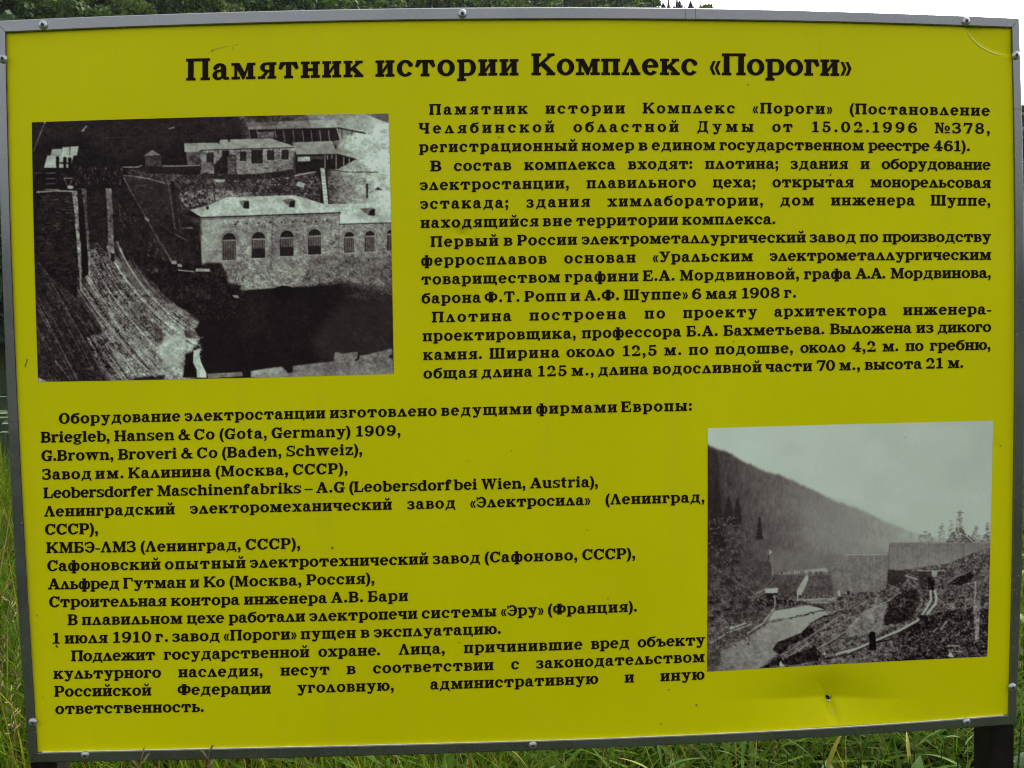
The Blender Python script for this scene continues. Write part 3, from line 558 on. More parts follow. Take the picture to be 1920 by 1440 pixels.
for (ua, va, ub, vb, wd) in [(47, 688, 52, 673, .8), (105, 1209, 108, 1214, 1.4), (397, 94, 428, 86, .22), (437, 85, 448, 83, .18)]:
    i0 = len(V); dx, dy = ub - ua, vb - va; l = math.hypot(dx, dy); nx, ny = -dy / l * wd, dx / l * wd
    a = np.array([(ua + nx, va + ny), (ub + nx, vb + ny), (ub - nx, vb - ny), (ua - nx, va - ny)]); Q = on_plane(a[:, 0], a[:, 1]); Q[:, 1] = D - .0007 + dent(a[:, 0], a[:, 1]); V += Q.tolist(); Fc.append([i0, i0 + 1, i0 + 2, i0 + 3])
child('dirt_speck', mesh_of(V, Fc), sign, [M_SEAM], kind='stuff')

# painted gloss on the corner fold, painted glints at the dent, and its tear
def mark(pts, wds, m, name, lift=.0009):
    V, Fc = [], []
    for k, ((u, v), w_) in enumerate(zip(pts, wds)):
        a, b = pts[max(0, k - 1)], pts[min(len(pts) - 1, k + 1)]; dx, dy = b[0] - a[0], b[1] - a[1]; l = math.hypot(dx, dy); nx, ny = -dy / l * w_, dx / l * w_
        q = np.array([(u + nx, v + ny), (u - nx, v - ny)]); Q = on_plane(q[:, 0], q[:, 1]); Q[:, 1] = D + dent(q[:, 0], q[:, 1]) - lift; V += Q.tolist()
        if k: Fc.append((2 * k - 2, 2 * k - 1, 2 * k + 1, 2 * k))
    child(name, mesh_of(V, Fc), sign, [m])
an = np.linspace(R(152), R(97), 24); mark([(1893 + 92.6 * math.cos(a), 12 + 92.6 * math.sin(a)) for a in an], [.15 + 1.0 * math.sin(math.pi * k / 23) ** .6 for k in range(24)], M_GLINT, 'fold_glint')
mark([(1558, 1318), (1561, 1321.5), (1563.5, 1322), (1566, 1319)], [.3, 1.7, 2.2, .5], M_GLINT, 'dent_glint'); mark([(1564, 1319), (1565.5, 1316), (1567, 1312)], [.3, .6, .2], M_SEAM, 'tear_mark')
mark([(1564, 1336), (1567, 1341), (1569, 1345)], [.3, 1.3, .3], M_GLINT, 'dent_glint')

# seams where lengths of the profile meet
for (ua, va, ub, vb) in [(14, 790, 38, 790), (1898.5, 205.5, 1917.5, 205.5), (1898, 946, 1919, 946.3), (1283.3, 15, 1283.6, 38), (1303, 15.5, 1303.2, 38.5)]:
    wd = 0.45; dx, dy = ub - ua, vb - va; l = math.hypot(dx, dy); nx, ny = -dy / l * wd, dx / l * wd
    V, Fc = [], []
    for dep in (FD - .0002, FD + .001):
        a = np.array([(ua + nx, va + ny), (ub + nx, vb + ny), (ub - nx, vb - ny), (ua - nx, va - ny)]); Q = on_plane(a[:, 0], a[:, 1]); Q[:, 1] = D + dep; V += Q.tolist()
    child('seam', mesh_of(V, [(0, 1, 2, 3), (7, 6, 5, 4), (0, 4, 5, 1), (1, 5, 6, 2), (2, 6, 7, 3), (3, 7, 4, 0)]), sign, [M_SEAM])

# pan head screws with a flat dark cross painted for the recess
def screw_mesh(r=0.0066, h=0.0034):
    V, Fc, mi = [], [], []; n = 20
    prof = [(1.0, 0), (1.0, .25), (.93, .55), (.78, .8), (.55, .95), (.36, 1.0)]
    for q, t in prof:
        for k in range(n): a = 2 * math.pi * k / n; V.append((r * q * math.cos(a), -h * t, r * q * math.sin(a)))
    for j in range(len(prof) - 1):
        for k in range(n): k2 = (k + 1) % n; Fc.append((j * n + k, (j + 1) * n + k, (j + 1) * n + k2, j * n + k2)[::-1]); mi.append(0)
    c = len(V)                                # flat dark cross on the crown, its colour standing for a shaded recess
    top = len(prof) - 1
    a_, b_ = .34 * r, .10 * r
    cross = [(a_, b_), (b_, b_), (b_, a_), (-b_, a_), (-b_, b_), (-a_, b_), (-a_, -b_), (-b_, -b_), (-b_, -a_), (b_, -a_), (b_, -b_), (a_, -b_)]
    Fc.append([top * n + k for k in range(n)][::-1]); mi.append(0)
    for (x, z) in cross: V.append((x, -h * 1.012, z))
    Fc.append(list(range(c, c + 12))[::-1]); mi.append(1)
    me = mesh_of(V, Fc); me.polygons.foreach_set('use_smooth', [m == 0 for m in mi]); me.polygons.foreach_set('material_index', mi)
    me.materials.append(M_SCREW); me.materials.append(M_RECESS_SHADE); return me
sm = screw_mesh()
for k, (u, v) in enumerate([(81, 47), (867, 26), (1811, 40), (6, 110.5), (1904.5, 104), (62, 1354), (160, 1416), (999, 1397), (1812, 1353.5), (1897.5, 1288)]):
    p = on_plane(u, v, FD); o = put('screw', sm, sign); o.location = Vector(p.tolist()) - sign.location; o.rotation_euler = (0.06 * math.sin(k), R(37 * k), 0.05 * math.cos(k * 2)) if False else (0, R(37 * k), 0)

# small dried drops and scratches along the rails
V, Fc = [], []
for k in range(90):
    if k < 55: u = random.uniform(20, 1890); f0, f1 = float(top_o(u)), float(top_i(u)); q = random.betavariate(1.2, 3); v = f0 + (f1 - f0) * (.08 + .75 * q)
    elif k < 72: v = random.uniform(80, 1300); u = float(lef_o(v)) + random.uniform(4, 20)
    else: v = random.uniform(80, 1300); u = float(rig_i(v)) + random.uniform(3, 16)
    r = random.uniform(.35, .9); i0 = len(V); a = np.array([(u + r * math.cos(R(60 * j)) * .7, v + r * math.sin(R(60 * j))) for j in range(6)])
    Q = on_plane(a[:, 0], a[:, 1], FD - .0003); V += Q.tolist(); Fc.append(list(range(i0, i0 + 6))[::-1])
child('dried_drop', mesh_of(V, Fc), sign, [M_WATERDROP], kind='stuff')

# posts: square tubes behind the frame
for (ul, vb, wd, dp) in [(56, 1431, .040, .052), (1857.5, 1362, .040, .055)]:
    p = on_plane(ul, vb, .028); x = float(p[0])
    bm_v, bm_f = box_data(x, x + wd, D + .028, D + .028 + dp, -0.25, 1.93)
    me = mesh_of(bm_v, bm_f); po = child('post', me, sign, [M_POST])
    bv = po.modifiers.new('edge', 'BEVEL'); bv.width = .004; bv.segments = 3

# ------------------------------------------------------------------ the two old photographs printed on the sheet
class Canvas:
    """a tiny painter working in the units of the photograph, 2 samples a unit"""
    def __init__(s, x0, y0, x1, y1, k=2, base=0.1):
        s.x0, s.y0, s.k = x0, y0, k; s.w, s.h = int((x1 - x0) * k), int((y1 - y0) * k)
        s.a = np.full((s.h, s.w), base, np.float32)
        s.X, s.Y = np.meshgrid(x0 + (np.arange(s.w) + .5) / k, y0 + (np.arange(s.h) + .5) / k)
        s.cache = {}
    def noise(s, sx, sy=None, seed=0, ang=0.0):
        """smooth random field -1..1 with grain sx by sy units"""
        sy = sy or sx; key = (sx, sy, seed, ang)
        if key in s.cache: return s.cache[key]
        r = np.random.default_rng(seed + 100); c, sn = math.cos(R(ang)), math.sin(R(ang))
        U = ((s.X - s.x0) * c + (s.Y - s.y0) * sn) / sx; V = (-(s.X - s.x0) * sn + (s.Y - s.y0) * c) / sy
        U = U - U.min(); V = V - V.min()
        g_ = r.uniform(-1, 1, (int(V.max()) + 3, int(U.max()) + 3)).astype(np.float32)
        iu, iv = U.astype(int), V.astype(int); fu, fv = U - iu, V - iv; fu = fu * fu * (3 - 2 * fu); fv = fv * fv * (3 - 2 * fv)
        o = (g_[iv, iu] * (1 - fu) + g_[iv, iu + 1] * fu) * (1 - fv) + (g_[iv + 1, iu] * (1 - fu) + g_[iv + 1, iu + 1] * fu) * fv
        s.cache[key] = o; return o
    def speck(s, seed=0, g_=1.6):
        key = ('sp', seed, g_)
        if key not in s.cache: s.cache[key] = s._speck(seed, g_)
        return s.cache[key]
    def _speck(s, seed, g_):
        return (0.55 * s.noise(g_, g_, seed) + 0.5 * s.noise(g_ * 2.3, g_ * 1.8, seed + 1) + 0.35 * s.noise(g_ * 6, g_ * 5, seed + 2)) * 1.5
    def box(s, pts):
        p = np.array(pts, float); m = 6
        xa = max(0, int((p[:, 0].min() - s.x0 - m) * s.k)); xb = min(s.w, int((p[:, 0].max() - s.x0 + m) * s.k) + 1)
        ya = max(0, int((p[:, 1].min() - s.y0 - m) * s.k)); yb = min(s.h, int((p[:, 1].max() - s.y0 + m) * s.k) + 1)
        return slice(ya, max(ya, yb)), slice(xa, max(xa, xb))
    def inside(s, pts, sl):
        X_, Y_ = s.X[sl], s.Y[sl]; m = np.zeros(X_.shape, bool); n = len(pts)
        for i in range(n):
            (ax, ay), (bx, by) = pts[i], pts[(i + 1) % n]
            if ay == by: continue
            c = ((ay > Y_) != (by > Y_)) & (X_ < (bx - ax) * (Y_ - ay) / (by - ay) + ax); m ^= c
        return m
    def poly(s, pts, val, sp=0.0, seed=0, g_=1.6, soft=0, alpha=1.0, grad=None):
        """val: tone 0..1; sp: speckle strength; grad (x0,y0,v0,x1,y1,v1) tone along a direction"""
        sl = s.box(pts); m = s.inside(pts, sl).astype(np.float32)
        if soft:
            for _ in range(3):
                for ax in (0, 1):
                    kk = max(1, int(soft)); c = np.cumsum(np.pad(m, [(kk + 1, kk) if a == ax else (0, 0) for a in (0, 1)], mode='edge'), axis=ax)
                    m = (np.take(c, range(2 * kk + 1, c.shape[ax]), axis=ax) - np.take(c, range(0, c.shape[ax] - 2 * kk - 1), axis=ax)) / (2 * kk + 1)
        v = np.full(m.shape, val, np.float32)
        if grad:
            gx0, gy0, v0, gx1, gy1, v1 = grad; dx, dy = gx1 - gx0, gy1 - gy0
            t = np.clip(((s.X[sl] - gx0) * dx + (s.Y[sl] - gy0) * dy) / (dx * dx + dy * dy), 0, 1); v = v0 + (v1 - v0) * t
        if sp: v = v + sp * s.speck(seed, g_)[sl]
        s.a[sl] = s.a[sl] * (1 - m * alpha) + v * m * alpha
    def line(s, pts, w_, val, alpha=1.0, sp=0.0, seed=5):
        sl = s.box(pts); X_, Y_ = s.X[sl], s.Y[sl]
        if X_.size == 0: return
        d = np.full(X_.shape, 1e9, np.float32)
        for (ax, ay), (bx, by) in zip(pts[:-1], pts[1:]):
            dx, dy = bx - ax, by - ay; t = np.clip(((X_ - ax) * dx + (Y_ - ay) * dy) / (dx * dx + dy * dy + 1e-9), 0, 1)
            d = np.minimum(d, np.hypot(X_ - ax - t * dx, Y_ - ay - t * dy))
        m = np.clip(w_ / 2 + .5 - d, 0, 1) * alpha; v = val + (sp * s.speck(seed)[sl] if sp else 0)
        s.a[sl] = s.a[sl] * (1 - m) + v * m
    def ell(s, cx, cy, rx, ry, val, **k):
        s.poly([(cx + rx * math.cos(R(a)), cy + ry * math.sin(R(a))) for a in range(0, 360, 15)], val, **k)
    def stripes(s, pts, n, a, b, amp, w_=.8):
        """n darker seams across a roof, a and b: end points of the top and of the eave line"""
        for i in range(n):
            t = (i + .5) / n; p = (a[0] + (a[2] - a[0]) * t, a[1] + (a[3] - a[1]) * t); q = (b[0] + (b[2] - b[0]) * t, b[1] + (b[3] - b[1]) * t)
            s.line([p, q], w_, amp, .45)
    def blur(s):
        k = np.array([.27, .46, .27], np.float32)
        for ax in (0, 1): p = np.pad(s.a, [(1, 1) if a == ax else (0, 0) for a in (0, 1)], mode='edge'); s.a = sum(k[j] * np.take(p, range(j, j + s.a.shape[ax]), axis=ax) for j in range(3))
    def sample(s, u, v):
        x = np.clip((u - s.x0) * s.k - .5, 0, s.w - 1.001); y = np.clip((v - s.y0) * s.k - .5, 0, s.h - 1.001)
        ix, iy = x.astype(int), y.astype(int); fx, fy = x - ix, y - iy; a = s.a
        return (a[iy, ix] * (1 - fx) + a[iy, ix + 1] * fx) * (1 - fy) + (a[iy + 1, ix] * (1 - fx) + a[iy + 1, ix + 1] * fx) * fy

def zz(ox, oy, k): return lambda *p: [(ox + x / k, oy + y / k) for x, y in zip(p[::2], p[1::2])]
p1, p2 = zz(50, 205, 5.3333), zz(390, 205, 5.3333); p3, p4 = zz(50, 455, 5.3333), zz(390, 455, 5.3333)

def paint_dam():
    c = Canvas(54, 205, 744, 722, base=.09); rr = random.Random(3)
    c.a += .035 * c.speck(1, 2.5)
    # hillside behind
    c.poly([(440, 205), (744, 205), (744, 300), (470, 300)], .26, sp=.10, seed=2, soft=8)
    c.poly([(585, 205), (744, 205), (744, 392), (604, 385), (614, 320), (636, 270), (600, 232)], .5, sp=.10, seed=3, soft=5, grad=(600, 300, .42, 725, 280, .93))
    c.poly([(645, 225), (700, 218), (728, 235), (728, 400), (690, 390), (668, 330), (690, 290), (652, 262)], .88, sp=.06, seed=4, soft=9)
    c.poly(p2(1550, 40, 1810, 40, 1810, 138, 1700, 100), .34, sp=.05, seed=5)
    c.line(p2(1560, 52, 1700, 105, 1808, 140), 2.0, .8)
    for i in range(260):
        x, y = rr.uniform(600, 738), rr.uniform(213, 380); c.ell(x, y, rr.uniform(.8, 2.4), rr.uniform(.6, 1.4), rr.choice([.3, .35, .45, .8]), alpha=.5)
    # slope and yard in the middle
    c.poly([(236, 318), (620, 318), (640, 385), (556, 372), (425, 372), (345, 400), (250, 350)], .24, sp=.13, seed=6, soft=2)
    c.poly([(606, 325), (744, 325), (744, 390), (614, 388)], .36, sp=.16, seed=7, soft=9, g_=1.3, grad=(615, 360, .30, 715, 350, .86))
    c.poly([(228, 330), (330, 345), (345, 420), (360, 470), (300, 440), (255, 380)], .20, sp=.07, seed=8, soft=2)
    for i in range(190):
        x, y = rr.uniform(395, 600), rr.uniform(332, 374); c.ell(x, y, rr.uniform(.7, 2.0), rr.uniform(.6, 1.4), rr.uniform(.35, .85), alpha=.8)
    c.poly(p1(1530, 830, 1700, 815, 1920, 800, 1920, 890, 1720, 960, 1600, 990, 1540, 900), .36, sp=.30, seed=9, g_=1.3)
    c.poly(p2(0, 830, 200, 810, 500, 830, 500, 860, 180, 880, 0, 950), .42, sp=.26, seed=10, g_=1.3)
    c.line(p2(60, 840, 70, 905), 2, .12)
    c.poly(p2(55, 685, 180, 685, 165, 725, 90, 730), .68, sp=.05)
    c.poly(p2(905, 720, 972, 745, 955, 785, 885, 765), .72)
    c.line(p2(1010, 770, 1055, 715), 1.5, .6)
    c.line(p2(870, 665, 1080, 622), 2.2, .66); c.line(p2(1090, 590, 1090, 670), 3, .12)
    c.poly([(60, 230), (440, 215), (470, 240), (345, 275), (230, 300), (150, 260), (70, 262)], .15, sp=.07, seed=60, soft=12, alpha=.8)
    c.poly([(560, 205), (700, 205), (700, 250), (600, 245)], .55, sp=.12, seed=61, soft=9, alpha=.6)
    for i in range(60): x, y = rr.uniform(150, 440), rr.uniform(222, 300); c.line([(x, y), (x + rr.uniform(3, 14), y + rr.uniform(-1, 1))], rr.uniform(.7, 1.4), rr.uniform(.15, .26), .5)
    # long barn at the top
    c.poly(p2(375, 135, 1270, 105, 1305, 185, 410, 210), .47, sp=.06, seed=12); c.poly(p2(1020, 112, 1270, 105, 1305, 185, 1040, 190), .66, sp=.04)
    c.poly(p2(375, 135, 700, 125, 720, 165, 395, 175), .30, sp=.06, alpha=.7)
    c.poly(p2(410, 212, 1305, 188, 1325, 310, 1150, 325, 860, 330, 830, 355, 640, 295, 420, 290), .12, sp=.05, seed=13)
    c.poly(p2(495, 230, 660, 225, 660, 290, 495, 285), .36, sp=.10, seed=14)
    for x in (410, 490, 670, 755, 850, 945, 1030, 1118, 1205): c.line(p2(x, 215, x + 14, 325 if x > 700 else 285), 1.3, .52)
    c.line(p2(1292, 195, 1328, 320), 2.0, .62); c.line(p2(1305, 188, 1570, 240), 3.0, .14); c.poly(p2(1310, 200, 1480, 235, 1400, 260, 1325, 270), .45, sp=.08)
    for x, y0, y1 in ((1340, 200, 290), (1440, 225, 260)): c.line(p2(x, y0, x, y1), 1.6, .15)
    c.line(p2(415, 208, 1305, 186), 1.4, .12)
    # the house
    c.poly(p1(1590, 425, 1735, 425, 1735, 560, 1610, 560), .26, sp=.10, seed=15)
    c.poly(p2(-80, 425, 0, 405, 880, 382, 872, 590, 700, 625, 300, 655, 140, 660, -60, 650), .50, sp=.20, seed=16, g_=1.5)
    c.poly(p2(-78, 540, 870, 520, 860, 600, 300, 650, -60, 655), .42, sp=.2, seed=17, alpha=.6, g_=1.4)
    c.poly(p1(1578, 340, 1830, 335, 1920, 335, 1920, 400, 1740, 408, 1720, 425, 1580, 425), .60, sp=.04)
    c.poly(p2(-60, 340, 100, 335, 130, 305, 630, 293, 885, 380, 0, 405, -60, 408), .64, sp=.03)
    c.stripes(None, 34, (349, 269, 508, 261), (349, 284, 552, 277), .38); c.line(p2(-60, 410, 0, 407, 885, 383), 1.6, .10)
    c.poly(p2(100, 300, 118, 300, 118, 345, 100, 345), .08); c.poly(p2(203, 285, 220, 285, 220, 325, 203, 325), .08)
    for q in ((320, 420, 385, 520), (435, 405, 548, 545), (592, 410, 665, 510), (735, 405, 808, 505), (0, 430, 55, 525)):
        c.poly(p2(q[0], q[1], q[2], q[1], q[2], q[3], q[0], q[3]), .13, sp=.04); c.line(p2(q[0] - 4, q[1], q[0] - 4, q[3], q[2], q[3] + 4), 1, .66, .6)
        c.line(p2((q[0] + q[2]) / 2, q[1], (q[0] + q[2]) / 2, q[3]), .7, .3)
    c.poly(p1(1800, 440, 1872, 440, 1872, 530, 1800, 530), .15); c.line(p1(1835, 440, 1835, 530), .8, .35)
    c.poly(p2(140, 412, 215, 412, 215, 460, 285, 455, 285, 650, 140, 655), .10, sp=.04); c.poly(p2(195, 470, 280, 465, 280, 645, 200, 650), .30, sp=.12, seed=18)
    c.line(p2(0, 650, 130, 575), 2.4, .5); c.poly(p2(60, 560, 140, 470, 140, 655, 60, 650), .13, sp=.05)
    c.poly(p2(870, 400, 885, 385, 880, 600, 850, 590), .22)
    c.poly(p1(1180, 560, 1735, 555, 1735, 640, 1700, 655, 1180, 640), .11, sp=.04)
    c.poly(p2(-60, 640, 500, 655, 850, 600, 870, 660, 560, 700, -60, 700), .17, sp=.08, seed=19)
    # small hut and fence line
    c.poly(p1(1185, 470, 1350, 470, 1350, 570, 1185, 570), .22, sp=.06); c.poly(p1(1170, 466, 1255, 405, 1345, 460), .46, sp=.06)
    c.line(p1(970, 578, 1110, 578, 1150, 560), 1.8, .62); c.line(p1(1365, 568, 1500, 568, 1730, 560), 1.8, .58)
    # shed with white board
    c.poly(p2(885, 455, 1290, 450, 1480, 500, 1300, 600, 1160, 600, 1090, 620, 880, 640), .10, sp=.03)
    c.poly(p2(840, 332, 1242, 318, 1292, 448, 890, 455), .58, sp=.03); c.stripes(None, 19, (548, 267, 623, 265), (557, 290, 632, 289), .34); c.line(p2(885, 457, 1292, 450), 1.5, .07)
    c.poly(p2(898, 478, 1020, 474, 1020, 520, 898, 524), .75); c.poly(p2(1030, 470, 1160, 468, 1160, 500, 1030, 500), .26)
    for x, y0, y1 in ((1170, 460, 590), (1282, 455, 600), (1195, 460, 500), (1240, 455, 490), (1358, 480, 560), (1412, 495, 545)): c.line(p2(x, y0, x, y1), 1.5, .6)
    c.line(p2(1290, 448, 1480, 500), 2.2, .16)
    c.poly(p2(1310, 590, 1400, 560, 1530, 540, 1580, 580, 1640, 640, 1500, 690, 1330, 625), .64, sp=.22, seed=20, g_=1.2, soft=3, alpha=.8)
    c.line(p2(1200, 605, 1400, 628, 1700, 630), 1.8, .2)
    # walkway
    c.poly(p2(1085, 590, 1125, 590, 1160, 950, 1120, 950, 1135, 760), .10); c.poly(p2(1165, 590, 1185, 590, 1215, 950, 1200, 950), .12)
    c.poly(p2(1125, 590, 1166, 590, 1203, 950, 1160, 950), .84)
    for i in range(11): y = 600 + i * 32; c.line(p2(1125 + i * 3.3, y, 1168 + i * 3.5, y), .8, .45)
    # chimney
    c.poly(p2(1605, 800, 1705, 795, 1708, 950, 1605, 945), .78, sp=.04); c.poly(p2(1578, 745, 1603, 745, 1600, 890, 1582, 890), .20)
    c.poly(p2(1662, 808, 1703, 775, 1744, 808), .22); c.line(p2(1612, 832, 1650, 820), 1.4, .3)
    c.poly(p2(1550, 715, 1580, 712, 1580, 728, 1550, 728), .4)
    # main building
    side = p1(1540, 1040, 1660, 1075, 1745, 1090, 1745, 1600, 1700, 1600, 1560, 1260); c.poly(side, .19, sp=.06, seed=22)
    wall = [(377, 407), (638, 398), (640, 418), (744, 414), (744, 575), (640, 525), (560, 538), (515, 540), (455, 545), (418, 530), (404, 505), (377, 503)]
    c.poly(wall, .52, sp=.19, seed=23, g_=1.25)
    c.poly([(377, 410), (430, 408), (440, 490), (395, 500), (377, 500)], .64, sp=.12, seed=24, g_=1.4, alpha=.6, soft=4)
    c.poly([(580, 480), (744, 478), (744, 560), (560, 538)], .33, sp=.15, seed=25, alpha=.75, soft=7, g_=1.3)
    c.poly([(500, 470), (522, 430), (518, 500), (505, 520)], .34, sp=.1, seed=26, alpha=.5, soft=5)
    for i in range(900):
        x, y = rr.uniform(380, 738), rr.uniform(404, 535)
        if y < 412 and x > 636: continue
        c.ell(x, y, rr.uniform(.7, 1.7), rr.uniform(.5, 1.0), rr.choice([.25, .3, .35, .75, .8]), alpha=.45)
    for i in range(420):
        x, y = rr.uniform(425, 700), rr.uniform(500, 538); c.ell(x, y, rr.uniform(.8, 2.2), rr.uniform(.6, 1.3), rr.choice([.12, .2, .75, .8, .65]), alpha=.55)
    for i in range(26): x, y = rr.uniform(385, 730), rr.uniform(420, 530); c.ell(x, y, rr.uniform(6, 20), rr.uniform(3, 10), rr.choice([.3, .36, .62, .7]), alpha=.22, soft=3)
    c.line([(511, 408), (510, 470), (508, 500)], 2.4, .25, .6, sp=.15); c.line([(636, 400), (635, 470)], 1.6, .3, .7)
    c.line([(378, 410), (376, 500)], 3, .30, .6)
    roof = [(356, 394), (390, 385), (425, 370), (552, 366), (606, 382), (638.5, 397.6), (377, 407)]
    c.poly([(606, 383), (640, 382.5), (700, 381), (744, 384), (744, 416.5), (637, 419), (638, 397)], .83, sp=.03)
    c.stripes(None, 17, (628, 385, 738, 384), (642, 417, 752, 414), .62)
    c.poly(roof, .80, sp=.03); c.stripes(None, 44, (394, 385, 590, 375), (386, 405, 634, 398), .60); c.poly([(356, 394), (390, 385), (378, 404)], .7)
    c.line([(356, 395), (377, 408), (638.5, 399)], 2.2, .09); c.line([(637, 420.5), (744, 417.5)], 1.8, .12); c.line([(377, 411), (636, 402.5)], 3, .34, .6)
    for q in ((305, 915, 380, 903, 412, 912, 415, 995, 355, 992), (738, 903, 840, 888, 872, 905, 870, 980, 812, 980), (1505, 990, 1640, 978, 1672, 992, 1668, 1064, 1605, 1062)):
        c.poly(p2(q[0], q[1], q[2], q[3], q[4], q[5], q[4] - 45, q[5] + 22, q[8], q[9]), .42, sp=.1); c.poly(p2(q[4] - 52, q[5] + 18, q[4], q[5], q[6], q[7], q[8], q[9]), .11)
        c.line(p2(q[0], q[1], q[2], q[3], q[4], q[5]), 1.6, .84)
    c.poly(p1(1795, 970, 1825, 968, 1822, 1005, 1798, 1005), .15)
    def window(cx, w_, y0, y1, bars, yo):
        r = w_ / 2; c.ell(cx, y0 + r, r + 4.5, r + 4.5, .40, alpha=.6); c.ell(cx, y0 + r, r + 2.4, r + 2.4, .60, alpha=.4)
        c.ell(cx, y0 + r, r, r, .11, sp=.05); c.poly([(cx - r, y0 + r), (cx + r, y0 + r), (cx + r, y1), (cx - r, y1)], .12)
        yt = y0 + r + 2; c.poly([(cx - r, yt), (cx + r, yt), (cx + r, yo), (cx - r, yo)], .25, sp=.04)
        for i in range(bars): x = cx - r + w_ * (i + .7) / (bars + .4); c.line([(x, yt), (x, yo)], .9, .52, .75)
        c.line([(cx - r, yt - .5), (cx + r, yt - 1.2)], 1.6, .72); c.line([(cx + r, y0 + r), (cx + r + .5, y1)], 1.1, .62, .8); c.line([(cx - r, y1 + 1), (cx + r, y1)], 1.2, .74, .8); c.line([(cx - r, y0 + r), (cx - r, y1)], .9, .10)
    window(430.3, 25, 437, 487.5, 5, 486); window(485, 25, 434.7, 484, 5, 466); window(538, 25.6, 432, 480.5, 5, 463); window(590.2, 24.4, 429.4, 477.5, 5, 461)
    window(655, 18, 434.7, 474, 4, 473); window(693.8, 18, 432.8, 472, 4, 471); window(733, 14, 431, 470, 2, 469)
    for q in ((650, 490), (691, 488), (441, 421), (463, 419), (486, 419), (507, 417), (528, 417), (550, 416), (571, 415), (592, 415), (613, 414)): c.ell(q[0], q[1], 1.8, 2.2, .10, alpha=.85)
    # dark basin
    c.poly([(372, 560), (395, 520), (420, 535), (450, 546), (510, 541), (560, 539), (640, 531), (690, 545), (744, 556), (744, 722), (345, 722)], .085, sp=.02, seed=30, soft=3)
    c.poly([(640, 528), (744, 540), (744, 570), (650, 560)], .2, sp=.10, seed=31, soft=5, alpha=.7)
    c.poly([(640, 570), (744, 560), (744, 668), (600, 680), (580, 640)], .175, soft=14, alpha=.9, sp=.012)
    c.poly([(465, 560), (500, 560), (500, 620), (450, 640)], .13, soft=12, alpha=.7)
    c.ell(533, 548, 22, 12.5, .05)
    for i in range(120): x, y = rr.uniform(378, 460), rr.uniform(535, 600); c.ell(x, y, rr.uniform(.8, 2.6), rr.uniform(.4, 1), rr.uniform(.2, .5), alpha=.6)
    c.poly(p4(0, 200, 130, 200, 190, 320, 200, 400, 330, 425, 330, 470, 420, 540, 200, 520, -120, 420, -160, 250), .095, sp=.09, seed=32, soft=3)
    for i in range(160): x, y = rr.uniform(385, 462), rr.uniform(494, 552); c.line([(x, y), (x + rr.uniform(-1, 1), y + rr.uniform(2, 8))], rr.uniform(.7, 1.6), rr.choice([.05, .06, .2, .28, .36]), .55)
    c.poly(p4(245, 525, 300, 525, 310, 555, 265, 550), .62); c.poly(p1(1760, 1650, 1700, 1360, 1680, 1320, 1740, 1320), .1)
    # ground between dam and building, fence of dark posts
    c.poly([(330, 395), (372, 425), (377, 505), (420, 530), (400, 560), (372, 600), (330, 560), (290, 500), (268, 430)], .10, sp=.085, seed=33, soft=3)
    for i in range(44): x = rr.uniform(262, 395); y = 530 + (x - 262) * .12 + rr.uniform(-8, 10); c.line([(x, y), (x, y + rr.uniform(6, 14))], .8, rr.uniform(.2, .42), .7)
    for i in range(120): x, y = rr.uniform(268, 300), rr.uniform(455, 510); c.line([(x, y), (x + rr.uniform(-1, 1), y + rr.uniform(2, 7))], 1.1, rr.uniform(.3, .65), .7)
    c.poly(p3(1695, 258, 1830, 262, 1835, 290, 1690, 288), .62); c.poly(p3(1450, 180, 1500, 180, 1500, 215, 1450, 215), .5); c.poly(p3(1510, 210, 1555, 215, 1555, 245, 1510, 243), .5); c.line(p3(1520, 275, 1670, 290), 2, .6)
    c.line(p3(1360, 20, 1450, 190), 2.4, .45)
    # the curved spillway: strokes that run down the masonry
    start = [(62, 500), (150, 545), (168, 515), (214, 478), (236, 440)]
    def crv(q):
        pts0 = [(30, 600), (58, 478), (98, 462), (163, 470), (205, 462), (240, 440)]
        pts1 = [(70, 670), (128, 600), (180, 610), (222, 596), (258, 575), (275, 548)]
        pts2 = [(100, 735), (195, 735), (285, 735), (345, 700), (372, 640), (372, 600)]
        t = q * 5; i = min(4, int(t)); f = t - i; L = lambda a: (a[i][0] * (1 - f) + a[i + 1][0] * f, a[i][1] * (1 - f) + a[i + 1][1] * f)
        a, b, d = L(pts0), L(pts1), L(pts2)
        return [((1 - s_) ** 2 * a[0] + 2 * s_ * (1 - s_) * b[0] + s_ * s_ * d[0], (1 - s_) ** 2 * a[1] + 2 * s_ * (1 - s_) * b[1] + s_ * s_ * d[1]) for s_ in np.linspace(0, 1, 12)]
    lit = p3(640, 0, 870, 0, 880, 130, 1000, 330, 1100, 460, 1300, 560, 1600, 690, 1720, 780, 1730, 960, 1640, 1100, 1700, 1395, 850, 1400, 700, 1180, 600, 950, 760, 900, 700, 700, 530, 470, 640, 340)
    c.poly([(66, 470), (150, 545), (230, 735), (60, 735)], .13, sp=.09, seed=39, soft=6, g_=1.3)
    c.poly([(66, 520), (120, 560), (215, 735), (70, 735)], .16, sp=.16, seed=38, soft=6, g_=1.5, alpha=.7)
    c.poly(lit, .45, sp=.20, seed=40, soft=3, g_=1.3, grad=(165, 500, .27, 330, 650, .60))
    c.poly(p3(900, 120, 1000, 260, 1110, 440, 1310, 560, 1600, 690, 1540, 780, 1300, 740, 1140, 620, 1000, 420, 880, 240), .66, soft=4, alpha=.6)
